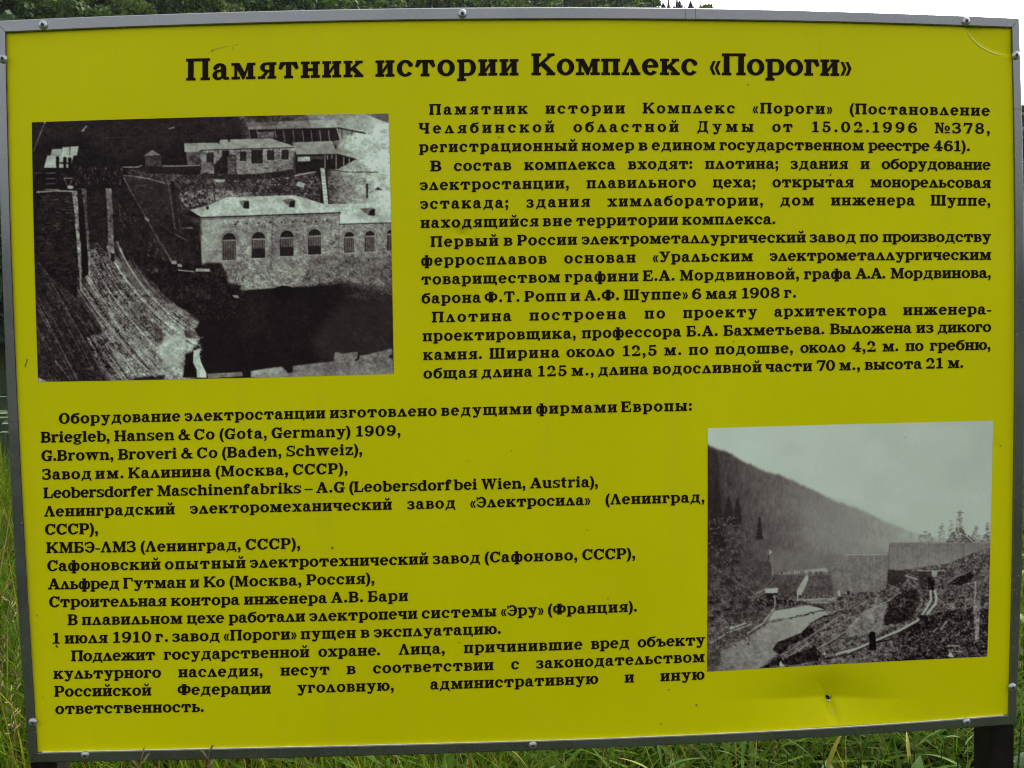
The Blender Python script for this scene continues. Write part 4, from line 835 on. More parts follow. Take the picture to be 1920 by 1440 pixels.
    for i in range(900):
        q = rr.random(); pts = crv(q); n0 = rr.randint(0, 9); n1 = min(12, n0 + rr.randint(2, 6)); seg = pts[n0:n1]; br = n0 / 12
        if len(seg) < 2: continue
        if q < .36: v = rr.choice([.04, .06, .08, .12, .2, .34, .42]); al = .30
        else: v = rr.choice([.08, .15, .25, .4, .55, .7, .85]) * (.7 + .35 * br); al = .33
        c.line([(x + rr.uniform(-1, 1), y) for x, y in seg], rr.uniform(.7, 3.0), v, al, sp=.10)
    for q, v, w_ in ((.12, .45, 1.4), (.24, .5, 1.3), (.40, .6, 1.6), (.47, .12, 2.6), (.50, .7, 1.8), (.60, .72, 2.2), (.78, .75, 3.2), (.86, .30, 2.0), (.88, .74, 3.4)): c.line(crv(q), w_, v, .7, sp=.12)
    sl = c.box([(60, 440), (380, 722)]); m = c.inside(lit, sl)
    c.a[sl] += m * (.20 * c.noise(1.5, 1.3, 50)[sl] + .07 * np.sin((c.X[sl] * .62 + c.Y[sl] * .78) * 1.25) * c.noise(14, 9, 57)[sl] + .10 * c.noise(4, 1.6, 51, 45)[sl] + .10 * c.noise(9, 7, 52)[sl])
    c.poly(p3(1390, 930, 1560, 920, 1600, 1000, 1540, 1250, 1380, 1230, 1320, 1050), .78, sp=.10, seed=41, soft=5, alpha=.8)
    c.poly(p3(1240, 800, 1290, 790, 1370, 930, 1300, 930), .28, sp=.1, soft=2); c.poly(p3(1040, 560, 1180, 640, 1130, 720, 1020, 640), .32, sp=.1, soft=4, alpha=.6)
    c.poly(p3(1570, 870, 1690, 890, 1740, 965, 1590, 950), .30, sp=.05); c.poly(p3(1590, 1110, 1665, 1100, 1670, 1220, 1700, 1345, 1560, 1350, 1580, 1220), .07, sp=.04, soft=1)
    c.poly(p3(1740, 785, 1930, 770, 2000, 1395, 1795, 1395, 1760, 1190, 1740, 1060, 1735, 965, 1680, 870), .085, soft=2)
    c.poly(p3(1670, 1080, 1745, 1060, 1725, 1120, 1745, 1200, 1795, 1300, 1798, 1350, 1703, 1348, 1700, 1270, 1665, 1200), .86, sp=.03)
    for i in range(26): x, y = rr.uniform(362, 377), rr.uniform(630, 668); c.line([(x, y), (x + rr.uniform(2, 7), y + rr.uniform(-2, 3))], 1, .8, .7)
    c.poly(p3(1070, 1350, 1380, 1320, 1380, 1400, 1050, 1400), .17, sp=.10, seed=43, soft=2); c.poly(p3(118, 1350, 160, 1365, 215, 1392, 118, 1398), .62)
    c.line(p3(160, 250, 320, 450, 560, 800, 800, 1150, 860, 1250), 1.5, .45, .6, sp=.3, seed=63); c.line(p3(230, 190, 460, 500, 560, 640), 1.3, .36, .5, sp=.3, seed=64); c.line(p3(290, 1180, 440, 1370), 2.4, .45, .6, sp=.3); c.line(p3(110, 550, 215, 650), .9, .4, .4)
    for i in range(420): t = rr.random(); x, y = rr.uniform(66, 215), rr.uniform(470, 712); l = rr.uniform(3, 12); c.line([(x, y), (x + l * .60, y + l * .80)], rr.uniform(.7, 2.0), rr.choice([.05, .07, .22, .3, .38]), .35, sp=.1)
    for i in range(260): x, y = rr.uniform(80, 215), rr.uniform(480, 715); c.ell(x, y, rr.uniform(.6, 1.7), rr.uniform(.6, 1.6), rr.uniform(.2, .55), alpha=.55)
    # log lines and the dark slope right of the spillway
    c.poly(p1(970, 700, 1060, 830, 1250, 1150, 1400, 1440, 1350, 1560, 1150, 1620, 1000, 1420, 870, 1180, 860, 900), .105, sp=.06, seed=44, soft=2)
    for i in range(80): t = rr.random(); x, y = 215 + 80 * t + rr.uniform(-12, 14), 372 + 95 * t + rr.uniform(-14, 20); c.line([(x, y), (x + rr.uniform(1, 4), y + rr.uniform(3, 9))], rr.uniform(.8, 1.6), rr.uniform(.3, .6), .7)
    c.line(p1(975, 690, 1045, 825, 1200, 1090, 1330, 1330, 1400, 1440), 2.8, .42, .9, sp=.12); c.line(p1(1190, 1085, 1215, 1110), 5, .78)
    c.line(p1(1130, 960, 1400, 1200, 1590, 1310), 1.3, .28); c.line(p1(1490, 1250, 1600, 1310), 2.5, .4)
    c.line(p1(965, 662, 1060, 668, 1200, 690, 1300, 715, 1385, 742), 2.0, .5); c.line(p1(1080, 760, 1190, 762), 1.2, .4); c.line(p1(1070, 560, 1072, 790), 1, .07)
    c.line(p1(1410, 710, 1450, 950, 1485, 1200), 1.5, .5); c.line(p1(1465, 650, 1500, 950, 1540, 1240), 1.8, .4); c.poly(p1(1440, 720, 1475, 720, 1530, 1200, 1500, 1200), .07); c.line(p1(1145, 930, 1165, 870, 1080, 840), 1, .35)
    c.line(p1(1560, 1190, 1660, 1185), 3, .45, sp=.1)
    # masonry piers
    c.poly(p1(110, 830, 500, 820, 520, 1440, 500, 1900, 80, 1500), .10, sp=.09, seed=45, g_=1.5)
    for i in range(26): y = 364 + i * 5.2; c.line([(72, y + rr.uniform(-1, 1)), (104, y - 1), (138, y - .5)], 1.2, rr.choice([.05, .18, .22]), .5, sp=.12)
    for i in range(150):
        x, y = rr.uniform(72, 145), rr.uniform(365, 520); c.line([(x, y), (x + rr.uniform(2, 9), y + rr.uniform(-.6, .6))], rr.uniform(.8, 2.2), rr.uniform(.18, .48), .6 if x > 100 and y < 430 else .28)
    c.poly(p1(455, 830, 505, 820, 520, 1100, 540, 1440, 550, 1800, 545, 1800, 510, 1440, 480, 1050), .50, sp=.24, seed=46, g_=1.3)
    c.poly(p1(510, 800, 575, 800, 610, 1300, 620, 1440, 620, 1640, 560, 1700, 545, 1440), .045)
    c.poly(p1(550, 790, 595, 785, 605, 1050, 640, 1440, 635, 1660, 620, 1660, 610, 1440, 580, 1050), .46, sp=.25, seed=47, g_=1.3)
    c.line(p3(535, 0, 540, 460), 3.2, .55, .7, sp=.2); c.line(p3(632, 0, 630, 330), 2.6, .55, .7, sp=.2); c.line(p3(540, 465, 700, 680, 850, 860, 1000, 1060, 1130, 1200, 1290, 1340), 2.2, .66, .85, sp=.1); c.line(p3(605, 330, 700, 470, 880, 740), 2, .66, .9, sp=.1)
    c.poly(p1(785, 745, 845, 740, 860, 1000, 875, 1440, 880, 1480, 820, 1440, 805, 1000), .60, sp=.22, seed=48, g_=1.4); c.poly(p3(820, 0, 870, 0, 880, 120, 885, 190, 850, 160, 830, 130), .5, sp=.2)
    c.poly(p3(835, 100, 880, 110, 880, 190, 850, 185), .10); c.poly(p1(700, 800, 785, 760, 805, 1100, 800, 1440, 640, 1250, 620, 900), .10, sp=.06, seed=49)
    c.line(p1(105, 828, 300, 815, 500, 822), 2.4, .66, .9, sp=.12); c.line(p1(500, 795, 590, 790), 2.2, .55, .8, sp=.1); c.line(p1(190, 800, 320, 800), 3, .6, .8, sp=.1)
    # winch house roofs and the people on the dam
    c.poly(p1(60, 590, 960, 580, 960, 790, 60, 800), .075, sp=.04)
    for i in range(190): x, y = rr.uniform(140, 230), rr.uniform(311, 345); c.line([(x, y), (x, y + rr.uniform(1, 4))], .9, rr.uniform(.2, .6), .7)
    c.poly(p1(255, 400, 352, 395, 346, 455, 240, 462), .60, sp=.03); c.poly(p1(360, 380, 520, 370, 502, 462, 345, 464), .70, sp=.03); c.poly(p1(208, 462, 470, 460, 440, 585, 176, 584), .72, sp=.03)
    c.line(p1(433, 380, 433, 450), 1.3, .1)
    for x, y in ((310, 487), (383, 492), (432, 497)):
        c.ell(50 + x / 5.333, 205 + y / 5.333, 3.4, 3.4, .05); c.poly(p1(x - 18, y, x + 18, y, x + 14, y + 100, x - 14, y + 100), .05)
    c.line(p1(300, 535, 440, 540), 3, .05); c.line(p1(470, 520, 560, 560), 6, .06)
    c.poly(p1(185, 590, 290, 590, 290, 790, 190, 790), .06)
    for y in (640, 695, 745): c.line(p1(195, y, 285, y - 4), 1.7, .42)
    c.line(p1(375, 688, 460, 688), 1.5, .5); c.line(p1(375, 690, 420, 790, 455, 700), 1.3, .42); c.ell(132, 351, 6, 3, .66); c.line(p1(78, 640, 160, 634), 1.3, .35)
    c.line(p1(183, 130, 130, 260, 70, 420), 1.2, .5); c.poly(p1(168, 125, 195, 128, 178, 145), .8); c.line(p1(550, 222, 600, 168), 1.8, .6); c.poly(p1(548, 225, 575, 195, 580, 210), .7)
    c.line(p1(1425, 192, 1472, 182), 2, .55); c.line(p1(800, 285, 1040, 280), 1.1, .3)
    c.poly([(146, 360), (236, 350), (300, 470), (262, 470), (200, 460), (165, 470)], .13, sp=.11, seed=80, soft=5, g_=1.7, alpha=.5)
    c.poly([(236, 345), (330, 350), (372, 500), (300, 480)], .16, sp=.10, seed=81, soft=6, g_=1.6, alpha=.5)
    # reflection at the lower right
    c.poly(p4(430, 1345, 430, 1285, 560, 1262, 740, 1238, 770, 1270, 800, 1300, 845, 1302, 850, 1235, 1000, 1215, 1255, 1187, 1262, 1120, 1275, 1092, 1340, 1110, 1500, 1092, 1490, 1180, 1520, 1130, 1600, 1118, 1700, 1090, 1840, 1058, 1860, 1330, 1000, 1400), .50, sp=.09, seed=54, soft=1, grad=(470, 700, .62, 735, 680, .42))
    c.poly(p4(850, 1235, 1255, 1187, 1290, 1200, 1500, 1290, 840, 1310), .40, alpha=.5, soft=5); c.poly(p4(0, 1310, 340, 1292, 350, 1335, 0, 1360), .45, sp=.06); c.poly(p4(1465, 1175, 1495, 1150, 1500, 1092, 1518, 1110, 1510, 1170, 1480, 1185), .12)
    c.poly(p4(1800, 1130, 1850, 1110, 1850, 1170, 1810, 1150), .2, sp=.1); c.line(p3(1795, 1320, 2100, 1330), 2, .4)
    c.a *= 1 + .13 * c.noise(4.5, 3.5, 95) + .13 * c.noise(13, 10, 96) + .08 * c.noise(34, 26, 97)
    c.blur(); c.blur(); c.a += .030 * c.noise(1, 1, 60) + .02 * c.noise(2.2, 2.2, 62); c.a = np.where(c.a > .16, c.a + .10 * (c.a - .40), c.a); return c

p5, p6 = zz(1310, 780, 5.76), zz(1590, 780, 5.76); p7, p8 = zz(1310, 1020, 5.76), zz(1590, 1020, 5.76)
def paint_valley():
    c = Canvas(1318, 782, 1870, 1268, base=.3); rr = random.Random(8)
    c.poly([(1318, 782), (1870, 782), (1870, 1060), (1318, 1060)], .83, grad=(1330, 800, .88, 1865, 900, .78), sp=.008)
    sky = [(1316, 833), (1326, 834), (1345, 843), (1367, 849), (1390, 864), (1414, 874), (1436, 885), (1457, 889), (1484, 901), (1515, 915), (1545, 930), (1558, 937), (1585, 947), (1610, 954), (1640, 969), (1659, 980), (1690, 990), (1711, 999), (1746, 1006), (1775, 1011), (1870, 1013)]
    jag = []
    for (ax, ay), (bx, by) in zip(sky[:-1], sky[1:]):
        n = max(2, int((bx - ax) / 2.5))
        for i in range(n): t = i / n; jag.append((ax + (bx - ax) * t, ay + (by - ay) * t + rr.uniform(-2.2, 1.2)))
    hill = jag + [(1870, 1100), (1318, 1100)]
    c.poly(hill, .4, soft=3, grad=(1330, 990, .20, 1710, 930, .68))
    sl = c.box(hill); m = c.inside(hill, sl); c.a[sl] += m * (.035 * c.noise(2.2, 7, 1)[sl] + .03 * c.noise(6, 16, 2)[sl] + .02 * c.noise(1.3, 2.5, 3)[sl])
    c.poly([(1540, 940), (1600, 955), (1680, 985), (1680, 1030), (1560, 1040), (1500, 1010)], .58, soft=24, alpha=.40)
    c.poly([(1318, 836), (1345, 846), (1352, 940), (1345, 1010), (1318, 1010)], .17, soft=7, sp=.03, alpha=.8)
    c.poly([(1480, 905), (1620, 960), (1560, 990), (1460, 940)], .5, soft=10, alpha=.3)
    for (x, y, w_, h_) in ((1366, 931, 13, 52), (1383, 935, 9, 46), (1344, 900, 11, 70), (1424, 970, 7, 40), (1337, 975, 14, 50), (1350, 985, 12, 40)):
        for k in range(26):
            t = k / 25; ww = w_ * (.12 + .88 * t) * rr.uniform(.6, 1.05); c.line([(x - ww, y + h_ * t + rr.uniform(0, 2)), (x + ww, y + h_ * t)], 2.2, .13, .75)
    for i in range(520): x, y = rr.uniform(1322, 1412), rr.uniform(968, 1062); c.ell(x, y, rr.uniform(.8, 2.8), rr.uniform(.6, 2), rr.choice([.09, .12, .16, .4, .5]), alpha=.55 if x < 1385 else .3)
    for i in range(520):
        x = rr.uniform(1322, 1700); y = rr.uniform(860, 1060)
        if y < np.interp(x, [p[0] for p in sky], [p[1] for p in sky]) + 6: continue
        c.line([(x, y), (x + rr.uniform(-.5, .5), y + rr.uniform(3, 9))], 1.0, .22 + (x - 1320) / 380 * .3 + rr.uniform(-.08, .1), .35)
    # dam in the mist
    c.poly([(1440, 1030), (1600, 1040), (1600, 1085), (1440, 1085)], .42, soft=8, alpha=.8)
    c.poly([(1668, 1018), (1870, 1015), (1870, 1100), (1664, 1100)], .44, sp=.05, seed=70, grad=(1700, 1018, .37, 1700, 1062, .47), alpha=.85, soft=3)
    for i in range(70): x = rr.uniform(1670, 1850); c.line([(x, 1020 + rr.uniform(0, 8)), (x + rr.uniform(-1, 1), 1045 + rr.uniform(0, 22))], rr.uniform(1, 3), rr.choice([.34, .4, .5, .56]), .3)
    c.line([(1668, 1019), (1858, 1016)], 1.2, .36, .7); c.line([(1730, 1018), (1858, 1017)], 1, .62)
    c.poly([(1590, 1042), (1668, 1036), (1668, 1122), (1556, 1124), (1562, 1050)], .43, sp=.06, soft=4, seed=71, alpha=.9)
    c.line([(1584, 1040), (1662, 1039)], 1.7, .68); c.line([(1668, 1020), (1662, 1115)], 2.2, .36)
    for x in (1614, 1627, 1640, 1655, 1700, 1722, 1758, 1790): c.line([(x, 1040), (x - 2, 1108 if x < 1668 else 1066)], 1.8, rr.choice([.34, .56]), .5)
    for i in range(60): c.ell(rr.uniform(1595, 1660), rr.uniform(1058, 1100), 1, 1, .28, alpha=.5)
    c.poly(p7(790, 330, 1440, 330, 1450, 580, 830, 570), .28, sp=.07, seed=4, soft=2, alpha=.9); c.poly(p7(1110, 285, 1380, 255, 1400, 300, 1200, 318, 860, 325, 900, 305), .62, sp=.04, soft=1)
    for i in range(40): x = rr.uniform(880, 1440); c.line(p7(x, 290 + rr.uniform(0, 15), x, 320), 1.2, .22, .8)
    c.line(p7(790, 120, 795, 340), 1.6, .5); c.line(p7(765, 70, 780, 85, 765, 105), 2.2, .8); c.line(p7(755, 120, 745, 220), 1.4, .16)
    # trees above the dam
    def bush(pts, v, n, seed):
        q = np.array(pts); r_ = random.Random(seed)
        for i in range(n):
            x, y = r_.uniform(q[:, 0].min(), q[:, 0].max()), r_.uniform(q[:, 1].min(), q[:, 1].max()); t = (y - q[:, 1].min()) / (np.ptp(q[:, 1]) + 1e-6)
            if abs(x - q[:, 0].mean()) < (0.25 + .75 * t) * np.ptp(q[:, 0]) / 2: c.ell(x, y, r_.uniform(1, 2.8), r_.uniform(.8, 1.8), v + r_.uniform(-.08, .1), alpha=.6)
    bush([(1757, 981), (1773, 1012)], .5, 90, 1); bush([(1776, 975), (1790, 1010)], .55, 60, 2); bush([(1790, 958), (1808, 1002)], .50, 120, 3); c.line([(1799, 958), (1800, 1000)], 1.2, .4); c.line([(1794, 961), (1806, 961)], 1.6, .36)
    bush([(1772, 990), (1822, 1017)], .25, 260, 4); bush([(1820, 985), (1840, 1014)], .45, 90, 5); bush([(1838, 1002), (1858, 1016)], .4, 70, 6); bush([(1846, 980), (1858, 1010)], .32, 60, 7); c.line([(1815, 1004), (1826, 1014)], 1.8, .12)
    bush([(1716, 995), (1755, 1018)], .45, 120, 8)
    # left bank
    c.poly(p7(80, 230, 280, 200, 480, 150, 780, 230, 790, 370, 560, 520, 720, 640, 660, 790, 600, 830, 300, 850, 80, 860), .24, sp=.10, seed=5, soft=1)
    c.poly(p7(480, 150, 780, 200, 780, 380, 600, 520, 560, 500, 380, 300), .26, sp=.03, soft=2)
    for i in range(330): x, y = rr.uniform(1325, 1420), rr.uniform(1060, 1168); c.line([(x, y), (x + rr.uniform(2, 8), y + rr.uniform(2, 7))], rr.uniform(.6, 1.5), rr.choice([.1, .14, .36, .46]), .5)
    c.line(p7(130, 230, 380, 380, 560, 500, 700, 610), 1.3, .55, .6); c.line(p7(240, 80, 200, 330), 1.4, .1, .7); c.line(p7(390, 60, 340, 400), 1.6, .1, .7)
    # river
    c.poly(p7(80, 1380, 100, 1230, 330, 1120, 560, 980, 720, 880, 790, 700, 830, 720, 1180, 660, 1340, 700, 1400, 760, 1340, 800, 1200, 880, 1100, 960, 850, 1060, 790, 1140, 870, 1200, 740, 1300, 640, 1350), .54, sp=.025, seed=6, soft=1, grad=(1350, 1230, .44, 1540, 1140, .66))
    c.poly(p7(770, 760, 840, 720, 1180, 665, 1340, 700, 1250, 722, 990, 790, 770, 810), .66, sp=.02); c.poly(p7(80, 1200, 230, 1160, 250, 1280, 150, 1380, 80, 1380), .26, sp=.06, soft=5, alpha=.9)
    for a, b in (((1100, 1130), (1180, 1120)),): pass
    for i in range(36): t = i / 36; x = 740 + 620 * t; y = 850 - 135 * t + rr.uniform(-8, 8); c.ell(1310 + x / 5.76, 1020 + y / 5.76, rr.uniform(1.4, 3.4), rr.uniform(.9, 1.8), rr.choice([.13, .18, .35]), alpha=.85)
    c.line(p7(740, 850, 830, 815, 950, 805), 2.2, .45)
    # wood, hut, ramp at the dam's foot
    c.poly(p7(620, 600, 1060, 600, 1200, 620, 1100, 660, 830, 680, 680, 660), .2, sp=.18, seed=7); c.poly(p7(1090, 600, 1300, 585, 1570, 585, 1540, 640, 1200, 640), .5, sp=.12, seed=8); c.line(p7(1080, 605, 1300, 588, 1570, 590), 1.8, .62); c.line(p7(1090, 630, 1300, 612, 1540, 625), 1.2, .3)
    c.line(p7(1190, 640, 1370, 700), 3.4, .17, sp=.1); c.poly(p7(730, 528, 850, 528, 850, 610, 740, 610), .12, sp=.04); c.poly(p7(722, 482, 862, 474, 846, 528, 716, 530), .74, sp=.03); c.line(p7(630, 530, 720, 485), 1.6, .6); c.line(p7(740, 455, 820, 370), 1.6, .12)
    c.poly(p7(1165, 330, 1182, 345, 1180, 390, 1110, 550, 1060, 545, 1060, 500, 1110, 410), .66, sp=.04); c.line(p7(1065, 520, 1070, 610), 2.2, .7); c.line(p7(815, 560, 825, 610, 820, 650), 2.6, .62)
    for i in range(120): x, y = rr.uniform(1420, 1600), rr.uniform(1112, 1126); c.ell(x, y, rr.uniform(.7, 2.2), rr.uniform(.6, 1.3), rr.choice([.1, .15, .5, .66]), alpha=.7)
    for q in (1255, 1300, 1350): c.line(p7(q, 540, q + 3, 575), 2, .5, .8)
    c.poly(p7(1500, 500, 1520, 500, 1530, 560, 1505, 560), .7); c.poly(p7(1600, 500, 1630, 510, 1630, 580, 1600, 570), .1); c.line(p7(1400, 340, 1410, 560), 2.4, .24, .8)
    # pipeline on the left
    c.line(p7(830, 640, 820, 690, 700, 850, 530, 965), 3.6, .56, sp=.05); c.line(p7(835, 645, 828, 700, 710, 862, 540, 975), 1.2, .15)
    c.line(p7(130, 1070, 180, 1040, 330, 950, 570, 865), 2.4, .58); c.line(p7(340, 915, 500, 855), 2.6, .72); c.line(p7(90, 870, 240, 860), 1.4, .3); c.poly(p7(335, 915, 350, 870, 372, 890, 370, 915), .75)
    for i in range(340): x, y = rr.uniform(1326, 1405), rr.uniform(1165, 1215); y += (1366 - x) * .14; c.ell(x, y, rr.uniform(.7, 2.2), rr.uniform(.5, 1.3), rr.choice([.08, .12, .16, .5, .62]), alpha=.65)
    # right side: rubble, cuttings, rails
    c.poly([(1556, 1126), (1600, 1112), (1660, 1106), (1668, 1072), (1720, 1064), (1780, 1056), (1822, 1038), (1870, 1022), (1870, 1270), (1430, 1270), (1440, 1238), (1500, 1200), (1560, 1155)], .31, sp=.19, seed=9, soft=1, g_=1.3)
    c.poly(p7(790, 1140, 850, 1060, 1100, 960, 1210, 850, 1345, 770, 1480, 770, 1380, 880, 1200, 980, 1000, 1090, 880, 1190), .13, sp=.10, seed=10)
    c.poly(p7(1180, 850, 1480, 760, 1728, 640, 1728, 1000, 1500, 1090, 1000, 1240, 940, 1220, 1300, 1000), .32, sp=.12, seed=11); c.poly(p7(930, 1220, 1250, 1110, 1330, 1180, 1290, 1260, 1000, 1310, 900, 1290), .10, sp=.05, soft=1); c.poly(p7(740, 1300, 880, 1200, 920, 1290, 760, 1330, 640, 1345), .13, sp=.08)
    for a in ((885, 1210, 1150, 1040, 1300, 930, 1500, 790), (940, 1228, 1180, 1080, 1330, 980, 1480, 860), (1180, 860, 1400, 740, 1560, 700)): c.line(p7(*a), 1.5, .62, .9)
    c.line(p7(880, 1222, 1150, 1052, 1300, 942), 1.2, .1); c.line(p7(1280, 1130, 1440, 1040, 1560, 960, 1640, 900, 1728, 760), 2.2, .56, .8); c.line(p7(1290, 1140, 1450, 1052, 1580, 962), 1.6, .12)
    for i in range(40): t = i / 40; x, y = 1200 + 310 * t, 1050 - 200 * t + rr.uniform(-20, 20); c.ell(1310 + x / 5.76, 1020 + y / 5.76, rr.uniform(1.5, 3), rr.uniform(.8, 1.6), rr.choice([.1, .5]), alpha=.8)
    c.poly(p8(0, 900, 200, 700, 440, 640, 480, 690, 380, 860, 300, 960, 0, 1010), .45, sp=.06, seed=12, soft=1); c.poly(p8(430, 650, 560, 500, 700, 480, 780, 540, 780, 620, 700, 760, 560, 850, 400, 880, 380, 820), .12, sp=.06, seed=13, soft=2)
    c.poly(p8(0, 560, 180, 540, 420, 560, 440, 620, 200, 700, 0, 880), .34, sp=.16, seed=14); c.line(p8(0, 910, 180, 730, 440, 610, 560, 520), 2, .6, .8)
    c.poly(p8(430, 270, 640, 300, 620, 400, 560, 480, 420, 420), .17, sp=.05, soft=2); c.poly(p8(760, 290, 900, 290, 930, 400, 900, 500, 780, 470), .16, sp=.08, soft=1); c.poly(p8(860, 350, 935, 390, 930, 500, 870, 500), .05)
    c.poly(p8(900, 285, 970, 285, 950, 360, 905, 350), .6); c.line(p8(760, 290, 1060, 288), 1.4, .6); c.line(p8(620, 340, 740, 380), 2, .66)
    c.poly(p8(1100, 420, 1160, 360, 1320, 300, 1360, 330, 1320, 400, 1200, 450), .07, sp=.04); c.line(p8(1060, 420, 1180, 350, 1300, 300), 2, .46)
    for i in range(760):
        x, y = rr.uniform(1655, 1858), rr.uniform(1050, 1150); 
        if y < 1090 - (x - 1700) * .22: continue
        c.ell(x, y, rr.uniform(.6, 2.3), rr.uniform(.5, 1.4), rr.choice([.07, .1, .14, .3, .5, .6]), alpha=.6)
    c.poly(p8(560, 960, 760, 830, 900, 760, 1100, 720, 1360, 690, 1530, 700, 1505, 1230, 420, 1270, 480, 1120), .15, sp=.12, seed=15, soft=1)
    for i in range(1500):
        t = rr.random(); x, y = rr.uniform(1675, 1856), rr.uniform(1140, 1236)
        if y < 1215 - (x - 1660) * .75: continue
        a = rr.uniform(0, 6.28); l = rr.uniform(.6, 3.4); c.line([(x, y), (x + l * math.cos(a), y + l * math.sin(a))], rr.uniform(.6, 1.6), rr.choice([.05, .05, .08, .12, .45, .55, .7]), .75)
    for i in range(360): x, y = rr.uniform(1590, 1700), rr.uniform(1205, 1250); c.ell(x, y, rr.uniform(.7, 2.4), rr.uniform(.6, 1.6), rr.choice([.12, .2, .45, .55]), alpha=.5)
    c.line(p8(890, 505, 895, 600, 850, 690, 800, 760), 4.2, .68); c.line(p8(935, 505, 955, 580, 940, 650, 860, 745), 4.2, .72); c.line(p8(915, 520, 920, 610, 850, 720), 1.3, .12); c.line(p8(800, 770, 760, 820, 560, 930, 290, 1045, 0, 1170), 4.0, .68); c.line(p8(770, 835, 570, 948, 300, 1060, 0, 1190), 1.8, .10)
    c.line(p7(1480, 1190, 1728, 1120), 4.0, .68); c.line(p7(1380, 1245, 1650, 1180), 2.4, .12); c.line(p7(1360, 1220, 1480, 1190), 2, .5); c.line(p8(300, 1060, 520, 1020), 3, .12, sp=.05)
    c.poly(p8(232, 960, 245, 945, 280, 945, 296, 965, 305, 1145, 225, 1148), .035); c.poly(p8(760, 770, 830, 760, 880, 800, 840, 850, 770, 820), .12, sp=.1)
    c.line(p8(1372, 410, 1375, 520, 1360, 640), 2.4, .66, .8); c.poly(p8(1360, 640, 1420, 620, 1410, 1060, 1370, 1060, 1350, 720), .48, sp=.24, seed=16, g_=1.4); c.line(p8(1075, 1100, 1200, 1096), 1.8, .7); c.line(p8(1080, 1150, 1240, 1160), 1.4, .6); c.line(p8(1000, 920, 1065, 830), 2.2, .6); c.line(p8(925, 940, 965, 905), 2, .6)
    c.poly(p8(1070, 1210, 1100, 1160, 1120, 1180, 1140, 1225), .75); c.poly(p7(870, 1300, 885, 1255, 900, 1290, 935, 1320, 880, 1325), .75); c.poly(p7(1340, 1190, 1362, 1160, 1370, 1200), .75)
    fg = np.clip((c.Y - 1108) / 14, 0, 1) * (1 - np.clip((c.a - .5) / .1, 0, 1)); fg *= (c.a < .52)
    c.a += fg * (.10 * c.noise(1.4, 1.2, 90) + .09 * c.noise(3.2, 2.4, 91) * (c.X > 1420) + .07 * c.noise(9, 6, 92))
    sm = np.clip((.72 - c.a) / .2, 0, 1); c.a *= 1 + sm * (.12 * c.noise(4.5, 3.5, 95) + .12 * c.noise(13, 10, 96)) * np.clip((c.Y - 1000) / 120, .25, 1) + .03 * c.noise(40, 30, 97)
    c.blur(); c.blur(); c.a += .022 * c.noise(1, 1, 60); return c

TONE = np.array([[0.0, 8, 3, 4], [.08, 20, 12, 13], [.16, 38, 30, 29], [.30, 74, 66, 64], [.45, 106, 100, 96], [.62, 132, 132, 122], [.80, 154, 163, 149], [.92, 170, 180, 168], [1.0, 184, 194, 182]], float)
def tone_to_albedo(t, gain):
    t = np.clip(t, 0, 1); rgb = np.stack([np.interp(t, TONE[:, 0], TONE[:, k]) for k in (1, 2, 3)], -1) / 255.0
    lin = np.where(rgb < .04045, rgb / 12.92, ((rgb + .055) / 1.055) ** 2.4); return np.clip(lin * gain, 0, .9)
def qcurve(a, b, bow, ax):
    """edge from a to b bowed by `bow` units along axis ax at its middle"""
    def f(s):
        s = np.asarray(s, float)[:, None]; p = (1 - s) * np.array(a) + s * np.array(b); p[:, ax] += bow * 4 * s[:, 0] * (1 - s[:, 0]); return p
    return f
PRINT_GAIN = 1.75
def print_part(cv, tl, tr, br, bl, bows, nx, ny, label):
    st = coons(qcurve(tl, tr, bows[0], 1), qcurve(bl, br, bows[1], 1), qcurve(tl, bl, bows[2], 0), qcurve(tr, br, bows[3], 0), np.linspace(0, 1, nx), np.linspace(0, 1, ny))
    u, v = st[..., 0], st[..., 1]; col = tone_to_albedo(cv.sample(u, v), PRINT_GAIN)
    Q = on_plane(u, v); Q[..., 1] = D + dent(u, v) - .00045
    return child('photo_print', mesh_np(Q.reshape(-1, 3), grid_faces(nx, ny), smooth=True, colors=col.reshape(-1, 3)), sign, [M_PRINT], label=label)
print_part(paint_dam(), (59.8, 229.4), (728.4, 213), (738.2, 700.8), (72, 715.8), (-1.8, 1.2, -1.6, .8), 560, 410, 'black and white print of a stone power station beside a curved dam')
print_part(paint_valley(), (1326.5, 803), (1862.2, 788.7), (1850.6, 1230.6), (1325.6, 1259.4), (-.6, -.8, .6, .4), 460, 380, 'black and white print of a wooded valley with a river and works')

# ------------------------------------------------------------------ terrain: meadow, pond, far wooded hill
WATER_Z = -0.62
def smooth(a, b, x): t = np.clip((x - a) / (b - a), 0, 1); return t * t * (3 - 2 * t)
def vnoise(x, y, s, seed):
    r = np.random.default_rng(seed); g_ = r.uniform(-1, 1, (256, 256)); u, v = x / s + 1000.3, y / s + 1000.7
    iu, iv = np.floor(u).astype(int), np.floor(v).astype(int); fu, fv = u - iu, v - iv; fu = fu * fu * (3 - 2 * fu); fv = fv * fv * (3 - 2 * fv)
    a = g_[iv % 256, iu % 256]; b = g_[iv % 256, (iu + 1) % 256]; c = g_[(iv + 1) % 256, iu % 256]; d = g_[(iv + 1) % 256, (iu + 1) % 256]
    return (a * (1 - fu) + b * fu) * (1 - fv) + (c * (1 - fu) + d * fu) * fv
